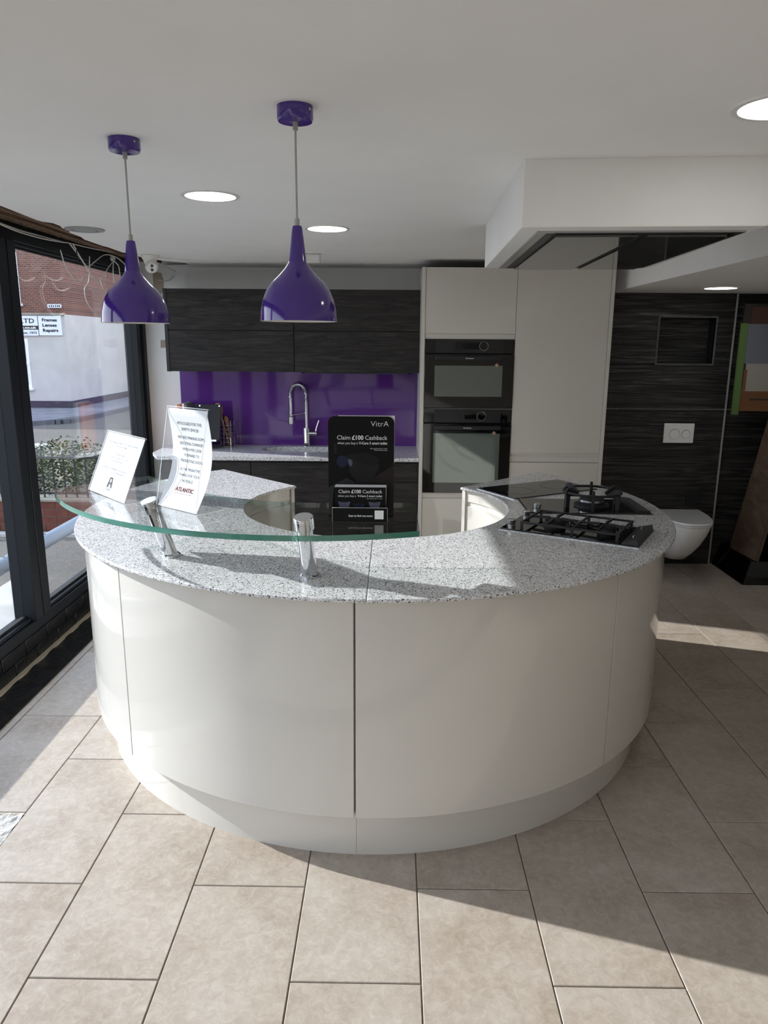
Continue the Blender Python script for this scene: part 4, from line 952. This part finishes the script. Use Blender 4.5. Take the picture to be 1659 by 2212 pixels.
# hedge behind the railing
hb = B()
for i in range(16000):
    x = random.uniform(-7, -2.1); y = random.uniform(YW + .3, YW + 1.0); z = GZ + .15 + (.57 + .06 * math.sin(x * 5) + random.uniform(-.06, .06)) * (random.random() ** .6)
    a = random.uniform(0, 6.28); bb = random.uniform(-1, 1); s_ = random.uniform(.015, .032)
    u = Vector((math.cos(a), math.sin(a) * .6, bb * .7)) * s_; v = Vector((-math.sin(a) * .6, math.cos(a) * .4, random.uniform(-.8, .8))) * s_ * .6; p = Vector((x, y, z))
    hb.add([p - u, p - v, p + u, p + v], [(0, 1, 2, 3)])
hd = hb.build('hedge', 'leaf', None, smooth=0, recalc=False); hd['kind'] = 'stuff'; tag(hd, 'scrubby green hedge behind the iron railing', 'hedge')
tag(box('hedge_bed', 'soil', None, -7, -2.1, YW + .24, YW + 1.1, GZ, GZ + .12), 'dark earth bed under the hedge', 'soil')
# far stone-coped wall
cw = thing('stone_wall', 'grey stone coped wall behind the hedge', 'wall', (-5, 10, GZ)); box('body', 'stone', cw, -11, -4.9, 9.95, 10.25, GZ, .10); box('coping', 'concrete', cw, -11, -4.85, 9.9, 10.3, .10, .16, .01)
B().hexa([(-4.9, 9.95, GZ), (-4.2, 9.4, GZ), (-4.0, 9.65, GZ), (-4.75, 10.25, GZ)], [(-4.9, 9.95, .12), (-4.2, 9.4, .12), (-4.0, 9.65, .12), (-4.75, 10.25, .12)]).build('return_end', 'stone', cw, smooth=0)
# road kerb and far pavement
kb = [(-40, 15.2), (-12, 15.2), (-9, 15.5), (-7.8, 16.3), (-7.3, 17.6), (-7.2, 26)]
pv = B(); pv.prism([(-40, 15.2), (-12, 15.2), (-9, 15.5), (-7.8, 16.3), (-7.3, 17.6), (-7.2, 40), (-40, 40)], GZ, GZ + .09); struct(pv.build('pavement_far', 'pavement', None, smooth=0), 'grey pavement in front of the building across the road')
b = B()
kp = [Vector((x, y, 0)) for x, y in kb]; kps = smoothpath(kp, 6)
for i in range(len(kps) - 1):
    a_, c_v = kps[i], kps[i + 1]; d = (c_v - a_).normalized(); nn_ = Vector((d.y, -d.x, 0)) * .12
    b.hexa([(a_.x, a_.y, GZ), (c_v.x, c_v.y, GZ), (c_v.x + nn_.x, c_v.y + nn_.y, GZ), (a_.x + nn_.x, a_.y + nn_.y, GZ)], [(a_.x, a_.y, GZ + .10), (c_v.x, c_v.y, GZ + .10), (c_v.x + nn_.x, c_v.y + nn_.y, GZ + .10), (a_.x + nn_.x, a_.y + nn_.y, GZ + .10)])
tag(b.build('kerb', 'kerb', None, smooth=0), 'dark curved kerb at the edge of the far pavement', 'kerb')
# barrier tube by the window
t = thing('barrier_rail', 'thick grey galvanised tube barrier just outside the window', 'barrier', (-2.6, 5, GZ))
B().cyl((-2.6, 1.0, .108), (-2.6, 6.3, .108), .052, n=28).build('tube', 'galv', t)
for y in (1.3, 3.9, 6.2): B().cyl((-2.6, y, GZ), (-2.6, y, .108), .035, n=16).build('post', 'galv', t)
for y in (4.7, 5.3, 5.9): B().cyl((-2.6, y, .155), (-2.6, y, .168), .009, n=10).build('bolt', 'steel', t)
tag(B().prism([(-2.9, 2.2), (-2.42, 2.0), (-2.42, 4.66), (-2.88, 5.42), (-2.9, 5.3)], GZ, -.2).build('threshold_slab', 'concrete', None, smooth=0, bevel=.01), 'pale concrete slab on the ground outside, under the tube barrier', 'slab')
tag(box('kerb_line', 'concrete', None, -7, -2.9, YW - .22, YW - .12, GZ, GZ + .03), 'pale edging strip in front of the low brick wall', 'kerb')
# shop building across the road
YS = 19.48
bd = thing('shop_building', 'corner shop with cream rendered ground floor, brick upper floor and opticians fascia', 'building', (-14, YS + 3, GZ))
box('ground_floor_wall', 'render_cream', bd, -20, -8.49, YS, YS + 7, .02, 2.24); box('plinth', 'render_plinth', bd, -20, -8.47, YS - .03, YS + 7, GZ, .02); box('upper_wall', 'far_brick', bd, -20, -8.50, YS + .02, YS + 7, 2.24, 6.0)
box('string_course', 'stone', bd, -20, -8.47, YS - .08, YS + .02, 2.22, 2.265)
B().hexa([(-20.2, YS - .2, 6.0), (-8.3, YS - .2, 6.0), (-8.3, YS + 7.2, 6.0), (-20.2, YS + 7.2, 6.0)], [(-20, YS + 3.4, 8), (-8.5, YS + 3.4, 8), (-8.5, YS + 3.6, 8), (-20, YS + 3.6, 8)]).build('roof', 'roof_slate', bd, smooth=0)
sg = box('fascia_sign', 'fascia', bd, -11.2, -9.175, YS - .05, YS, 1.70, 2.2); box('sign_band', 'poster_dark', sg, -11.2, -9.175, YS - .054, YS - .05, 1.85, 1.95)
sg2 = box('fascia_sign', 'fascia', bd, -9.16, -8.575, YS - .05, YS, 1.71, 2.2); box('sign_divider', 'ink', sg, -9.175, -9.16, YS - .052, YS - .04, 1.70, 2.2)
def fs(u, v): return Vector((u, YS - .056, v))
text('lettering', 'S LTD', 'ink', sg, fs, -9.26, 2.015, .53, .115, 'R', bold=.01); text('lettering', 'ics.co.uk', 'print_white', sg, fs, -9.22, 1.875, .46, .055, 'R', bold=.03); text('lettering', 'Est. 1973', 'ink', sg, fs, -9.22, 1.745, .37, .055, 'R', bold=.02)
for s_t, z, wd in (('Frames', 2.06, .385), ('Lenses', 1.93, .37), ('Repairs', 1.80, .40)): text('lettering', s_t, 'ink', sg2, fs, -9.055, z, wd, .075, 'L', bold=.03)
np_ = box('street_plate', 'fascia', bd, -8.89, -8.55, YS - .03, YS + .02, 2.40, 2.49)
for i, (x, h_) in enumerate(((-8.855, .045), (-8.80, .05), (-8.75, .04), (-8.69, .05), (-8.64, .045), (-8.595, .05))): box('worn_letter', 'ink', np_, x, x + .026, YS - .032, YS - .03, 2.42, 2.42 + h_)
def sash(x0, x1, z0, z1):
    wd = .06; f_ = box('sash_window', 'upvc', bd, x0, x1, YS - .015, YS + .01, z0, z1)
    zm = (z0 + z1) / 2
    for a, c in ((z0 + .07, zm - .03), (zm + .03, z1 - .07)): box('pane', 'net_curtain', f_, x0 + .08, x1 - .08, YS - .02, YS - .012, a, c)
    box('meeting_rail', 'upvc', f_, x0, x1, YS - .035, YS - .012, zm - .035, zm + .035); box('sill', 'upvc', f_, x0 - .05, x1 + .05, YS - .09, YS, z0 - .06, z0)
sash(-10.15, -9.50, .36, 1.62); sash(-10.25, -9.58, 2.50, 3.76); sash(-12.3, -11.6, 2.50, 3.76); sash(-12.3, -11.6, .36, 1.62)
# second building behind
YS2 = 27.2
b2 = thing('rear_building', 'brown rendered building standing behind the corner shop', 'building', (-5, YS2 + 3, GZ))
box('wall', 'brown_render', b2, -12, -2, YS2, YS2 + 6, GZ, 6.5)
def simple_win(x0, x1, z0, z1):
    f_ = box('window', 'upvc', b2, x0, x1, YS2 - .04, YS2, z0, z1); box('pane', 'net_curtain', f_, x0 + .05, x1 - .05, YS2 - .05, YS2 - .04, z0 + .05, z1 - .05)
    box('glazing_bar', 'upvc', f_, x0, x1, YS2 - .06, YS2 - .05, (z0 + z1) / 2 - .02, (z0 + z1) / 2 + .02)
simple_win(-10.8, -10.55, 3.36, 4.02); simple_win(-8.6, -7.8, 3.3, 4.3); simple_win(-8.6, -7.8, .7, 1.9)
ac = box('air_conditioner', 'upvc', b2, -11.40, -10.93, YS2 - .3, YS2, 2.02, 2.56)
for i in range(5): box('grille_slat', 'print_floor', ac, -11.38, -11.15, YS2 - .31, YS2 - .3, 2.07 + i * .09, 2.12 + i * .09)
